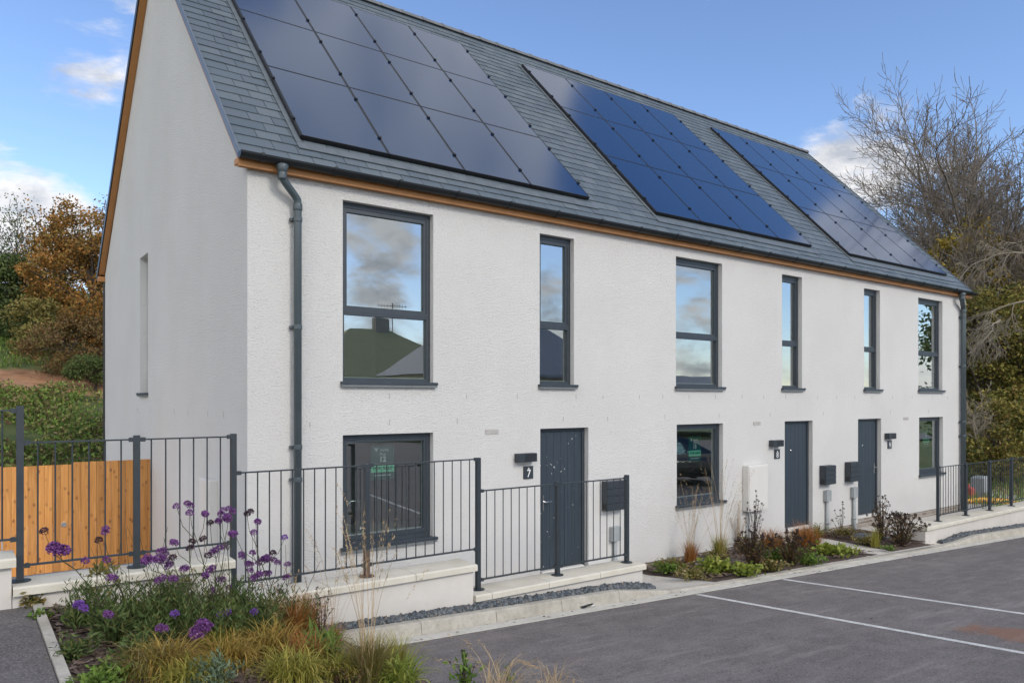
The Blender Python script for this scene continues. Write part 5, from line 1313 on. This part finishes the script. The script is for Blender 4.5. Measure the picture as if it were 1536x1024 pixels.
# ------------------------------------------------------------------ what the windows reflect: the street behind the camera
def house2(x0, x1, y0, y1, zb, ze, zr, rmat, label, axis='x'):
    o = thing('street_house', label, 'house', ((x0+x1)/2, y1, zb), 'houses across the street')
    mb = MB(); mb.box(x0, x1, y0, y1, zb, ze)
    if axis == 'y':
        xm = (x0+x1)/2
        for Y in (y0, y1): mb.add([(x0,Y,ze),(x1,Y,ze),(xm,Y,zr)],[(0,1,2)])
    mb.build('wall', M['wallout'], o)
    mb = MB(); e = .35
    if axis == 'x':
        ym = (y0+y1)/2
        for (ya, yb) in ((y0-e, ym), (y1+e, ym)):
            q = [(x0-e,ya,ze-.2),(x1+e,ya,ze-.2),(x1+e,yb,zr),(x0-e,yb,zr)]; mb.add(q+[(a,b,c+.15) for a,b,c in q], [(0,1,2,3),(4,5,6,7),(0,1,5,4),(1,2,6,5),(2,3,7,6),(3,0,4,7)])
    else:
        xm = (x0+x1)/2
        for (xa, xb) in ((x0-e, xm), (x1+e, xm)):
            q = [(xa,y0-e,ze-.2),(xa,y1+e,ze-.2),(xb,y1+e,zr),(xb,y0-e,zr)]; mb.add(q+[(a,b,c+.15) for a,b,c in q], [(0,1,2,3),(4,5,6,7),(0,1,5,4),(1,2,6,5),(2,3,7,6),(3,0,4,7)])
    rf = mb.build('roof', M[rmat], o)
    mb = MB(); cx, cy = x0+(x1-x0)*.3, (y0+y1)/2; mb.bbox(cx-.4, cx+.4, cy-.3, cy+.3, zr-.5, zr+.8, .03); mb.build('chimney', M['brick'], rf)
    for xx in (x0+(x1-x0)*.25, x0+(x1-x0)*.7):
        mb = MB(); bars(mb, xx-.6, xx+.6, zb+1.0, zb+2.2, .07, y1-.02, y1+.03); w = mb.build('window', M['white'], o)
        mb = MB(); mb.quad((xx-.53,y1+.006,zb+1.07),(xx+.53,y1+.006,zb+1.07),(xx+.53,y1+.006,zb+2.13),(xx-.53,y1+.006,zb+2.13)); mb.build('pane', M['panel'], w)
    return o
def hip_house(x0, x1, y0, y1, zb, ze, zr, rmat, label):
    o = thing('street_house', label, 'house', ((x0+x1)/2, y1, zb), 'houses across the street')
    mb = MB(); mb.box(x0, x1, y0, y1, zb, ze); mb.build('wall', M['wallout'], o)
    mb = MB(); q = .45; ym = (y0+y1)/2; h = (y1-y0)/2
    V = [(x0-q,y0-q,ze-.15),(x1+q,y0-q,ze-.15),(x1+q,y1+q,ze-.15),(x0-q,y1+q,ze-.15),(x0+h,ym,zr),(x1-h,ym,zr)]
    mb.add(V, [(0,1,5,4),(1,2,5),(2,3,4,5),(3,0,4),(3,2,1,0)]); mb.box(x0-q, x1+q, y1+q, y1+q+.1, ze-.28, ze-.13); rf = mb.build('roof', M[rmat], o)
    mb = MB(); cx = x1-h-.8; mb.bbox(cx-.5, cx+.5, ym-.3, ym+.3, zr-.6, zr+.75, .03); mb.build('chimney', M['brick'], rf)
    for xx in (x0+(x1-x0)*.16, x0+(x1-x0)*.38, x0+(x1-x0)*.7):
        mb = MB(); bars(mb, xx-.7, xx+.7, zb+1.5, zb+2.8, .09, y1-.02, y1+.04); w = mb.build('window', M['white'], o)
        mb = MB(); mb.quad((xx-.61,y1+.006,zb+1.59),(xx+.61,y1+.006,zb+1.59),(xx+.61,y1+.006,zb+2.71),(xx-.61,y1+.006,zb+2.71)); mb.build('pane', M['panel'], w)
    return o
M['wallout'] = mottled('cream_house_render', (0.5, 0.47, 0.36), (0.58, 0.54, 0.42), 0.9, 2)
M['greyroof'] = mottled('grey_roof_tile', (0.28, 0.28, 0.30), (0.36, 0.36, 0.38), 0.85, 3)
hip_house(14, 26, -42, -33, .6, 4.0, 7.2, 'tile', 'cream house with an olive tiled hipped roof across the street')
hip_house(17.2, 29, -30, -23.5, .5, 4.0, 7.0, 'greyroof', 'cream house with a grey hipped roof in front of the olive roofed one')
house2(40, 50, -36, -28, .4, 2.6, 4.2, 'greyroof', 'low grey roofed house farther along the street')
o = thing('tv_aerial', 'thin television aerial on the olive roofed house', 'aerial', (17.75, -27, 6.7)); mb = MB(); mb.tube([(21.6,-37.5,7.0),(21.6,-37.5,9.0)], .03, 6); mb.build('mast', M['black'], o)
mb = MB(); mb.tube([(20.5,-37.5,8.8),(22.7,-37.5,8.8)], .02, 5)
for k in range(10): mb.tube([(20.6+k*.22,-37.5,8.65),(20.6+k*.22,-37.5,8.95)], .012, 4)
mb.build('array', M['black'], o)
leafy_tree('garden_tree', 'green tree across the car park reflected in the last window', (33.5,-6.6,cp(33.5,-6.6)-.3), (33.5,-6.7,3.9), (1.6,1.5,3.4), 5200, .22, 'ever', 91, 50, .9, .2)
# parked car at the far side of the bays
def car(cx, cy, ang):
    z0 = cp(cx, cy); o = thing('parked_car', 'dark hatchback parked in the bays, seen as a reflection', 'car', (cx, cy, z0))
    ca, sa = math.cos(ang), math.sin(ang)
    def T(p): return (cx+p[0]*ca-p[1]*sa, cy+p[0]*sa+p[1]*ca, z0+p[2])
    prof = [(-2.05,.35,.80),(-2.08,.72,.82),(-1.95,.92,.80),(-1.62,1.32,.66),(-1.2,1.46,.62),(-.2,1.48,.62),(.35,1.36,.64),(1.0,.98,.80),(1.7,.86,.80),(2.08,.66,.74),(2.1,.36,.72)]
    V = []; F = []
    for x, z, w in prof: V += [(x,-w,z),(x,w,z)]
    low = [(x, -w*1.0-.04, .30) for x,z,w in prof]
    mb = MB(); n = len(prof); body = []
    for x, z, w in prof:
        zz = min(z, .92); ww = .86 if z > .9 else w+.03
        body += [(x,-ww+.05,.22),(x,-ww-.02,.5),(x,-ww,zz),(x,ww,zz),(x,ww+.02,.5),(x,ww-.05,.22)]
    fs = []
    for i in range(n-1):
        for k in range(6): a = i*6+k; b = i*6+(k+1)%6; fs.append((a,b,b+6,a+6))
    fs += [tuple(range(5,-1,-1)), tuple(range((n-1)*6, n*6))]
    mb.add([T(p) for p in body], fs); bd = mb.build('body', M['carpaint'], o, True)
    mb = MB(); cab = [p for p in prof if p[1] > .9]; vs = []
    for x, z, w in cab: vs += [(x,-.80,.915),(x,-w,max(z,.93)),(x,w,max(z,.93)),(x,.80,.915)]
    m = len(cab); fs = []
    for i in range(m-1):
        for k in range(3): a = i*4+k; fs.append((a,a+1,a+5,a+4))
    mb.add([T(p) for p in vs], fs); mb.build('windows', M['panel'], o)
    mb = MB(); vs = []
    for x, z, w in [p for p in prof if p[1] > 1.3]: vs += [(x,-w-.01,z+.012),(x,w+.01,z+.012)]
    m = len(vs)//2; mb.add([T(p) for p in vs], [(2*i,2*i+1,2*i+3,2*i+2) for i in range(m-1)]); mb.build('roof', M['carpaint'], o)
    for sx in (-1.28, 1.3):
        for sy in (-.80, .80):
            mb = MB(); P = []
            mb.lathe([(.20,-.1),(.31,-.1),(.33,-.06),(.33,.06),(.31,.1),(.20,.1)], (0,0,0), 20); mb.v = [T((sx+p[0], sy+p[2], .32+p[1])) for p in mb.v]; w = mb.build('wheel', M['rubber'], o)
            mb = MB(); mb.lathe([(.05,-.108),(.19,-.104),(.2,0),(.19,.104),(.05,.108)], (0,0,0), 14); mb.v = [T((sx+p[0], sy+p[2], .32+p[1])) for p in mb.v]; mb.build('rim', M['chrome'], w)
    for sy in (-.55, .55):
        mb = MB(); mb.bbox(2.03, 2.11, sy-.2, sy+.2, .55, .7, .01); mb.v = [T(p) for p in mb.v]; mb.build('headlight', M['white'], o)
car(15.3, -7.2, 0.35)
tag(sheet('boundary_wall_foot', [0,1], [0,1], lambda x, y: -5, M['mulch']), kind='structure') if False else None

# ------------------------------------------------------------------ sky, sun, camera
w = bpy.data.worlds.new('World'); scene.world = w; w.use_nodes = True
t = NT(w)
SUN_EL, SUN_AZ = math.radians(33), math.radians(168)   # azimuth from north (+Y) clockwise
sky = t.n('ShaderNodeTexSky'); sky.sky_type = 'NISHITA'; sky.sun_disc = False; sky.sun_elevation = SUN_EL; sky.sun_rotation = SUN_AZ
sky.air_density = 1.0; sky.dust_density = 0.25; sky.ozone_density = 2.2
d = t.n('ShaderNodeTexCoord').outputs['Generated']
sp = t.n('ShaderNodeSeparateXYZ'); t.l(d, sp.inputs[0])
def blob(c, r, amp):
    x = t.n('ShaderNodeVectorMath'); x.operation = 'DISTANCE'; t.l(d, x.inputs[0]); c = Vector(c).normalized(); x.inputs[1].default_value = c
    m = t.n('ShaderNodeMapRange'); m.interpolation_type = 'SMOOTHSTEP'; t.l(x.outputs['Value'], m.inputs[0])
    m.inputs[1].default_value = 0; m.inputs[2].default_value = r; m.inputs[3].default_value = amp; m.inputs[4].default_value = 0
    return m.outputs[0]
BLOBS = [((.175,.90,.43),.16,.56),((.112,.934,.338),.06,.28),((.05,.98,.19),.14,.95),((.10,.98,.17),.10,.36),((.84,.47,.27),.12,.58),((.80,.50,.25),.05,.25),((.90,.38,.22),.10,.25),
         ((.705,.568,.425),.05,.2),((.455,.765,.457),.05,.2),((.45,.33,.83),.46,.85),((.33,.27,.90),.25,.5),((.71,.25,.65),.19,-.8),((.875,.15,.46),.13,.85),((.745,.31,.59),.06,.45),
         ((.45,-.88,.225),.07,.44),((.43,-.89,.15),.05,.38),((.47,-.88,.145),.05,.38),((.44,-.89,.085),.05,.38),((.633,-.76,.14),.08,.40),((.765,-.632,.15),.12,.46),((.90,-.41,.03),.1,.35)]
acc = None
for b in BLOBS:
    k = blob(*b); acc = k if acc is None else t.math('ADD', acc, k)
back = t.math('ADD', t.math('MULTIPLY', t.math('MAXIMUM', t.math('MULTIPLY', t.math('MULTIPLY', sp.outputs[1], sp.outputs[2]), -1.0), 0.0), 1.6), t.math('MULTIPLY', t.math('MAXIMUM', t.math('MULTIPLY', sp.outputs[0], -1.0), 0.0), 0.62))  # added unseen cloud behind and left, whitens light on facade and gable
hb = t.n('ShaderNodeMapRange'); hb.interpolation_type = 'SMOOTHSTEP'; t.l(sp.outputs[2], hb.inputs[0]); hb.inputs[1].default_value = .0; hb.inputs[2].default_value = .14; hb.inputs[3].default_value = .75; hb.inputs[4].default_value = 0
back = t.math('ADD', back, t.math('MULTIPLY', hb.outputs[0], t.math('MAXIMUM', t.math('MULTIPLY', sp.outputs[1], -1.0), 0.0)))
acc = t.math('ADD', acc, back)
vd = t.mapping(d, (1, 1, 2.2))
nz = t.noise(vd, 8.0, 9, 0.6, 0.3)
f = t.math('ADD', t.math('MULTIPLY', t.math('SUBTRACT', nz, 0.5), 1.75), acc)
mr = t.n('ShaderNodeMapRange'); mr.interpolation_type = 'SMOOTHSTEP'; t.l(f, mr.inputs[0]); mr.inputs[1].default_value = .27; mr.inputs[2].default_value = .64
mask = mr.outputs[0]
shade = t.ramp(t.noise(t.mapping(d, (1,1,2.0), (.03,.02,.06)), 12.0, 6, .62), [(0.36, (2.4, 2.5, 2.7)), (0.58, (4.5, 4.38, 4.25))])
skyc = t.mix(1.0, sky.outputs[0], (0.80, 0.83, 0.93), 'MULTIPLY')
fill_boost = t.math('MULTIPLY_ADD', t.math('MAXIMUM', t.math('SUBTRACT', t.math('MULTIPLY', sp.outputs[0], -1.65), t.math('MULTIPLY', sp.outputs[1], 0.85)), 0.0), 0.85, 1.0)  # boosts the unseen clouds left and behind as added fill for gable and facade
warm = t.n('ShaderNodeVectorMath'); warm.operation = 'SCALE'; t.l(shade, warm.inputs[0]); t.l(fill_boost, warm.inputs['Scale'])
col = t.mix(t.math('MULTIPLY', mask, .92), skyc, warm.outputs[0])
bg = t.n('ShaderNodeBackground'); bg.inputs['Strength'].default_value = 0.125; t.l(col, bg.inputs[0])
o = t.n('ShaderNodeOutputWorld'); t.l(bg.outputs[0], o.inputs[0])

sd = bpy.data.lights.new('sun', 'SUN'); sd.energy = 0.9; sd.angle = math.radians(14); sd.color = (1.0, 0.93, 0.82)
so = bpy.data.objects.new('sun', sd); COL.objects.link(so)
v = Vector((math.sin(SUN_AZ)*math.cos(SUN_EL), math.cos(SUN_AZ)*math.cos(SUN_EL), math.sin(SUN_EL)))
so.rotation_euler = v.to_track_quat('Z', 'Y').to_euler(); so.location = (0, -30, 30)

cd = bpy.data.cameras.new('camera'); co = bpy.data.objects.new('camera', cd); COL.objects.link(co)
cd.sensor_width = 36; cd.lens = 1130/1536*36; cd.shift_y = (598-512)/1536; cd.clip_start = 0.05; cd.clip_end = 2000
co.location = tuple(CAM); co.rotation_euler = (PI/2, 0, -math.atan2(C_, S_))
scene.camera = co
vs = scene.view_settings; vs.view_transform = 'Standard'; vs.look = 'None'; vs.exposure = 0.92; vs.gamma = 1.0; vs.use_curve_mapping = False
scene.cycles.max_bounces = 8; scene.cycles.transparent_max_bounces = 12
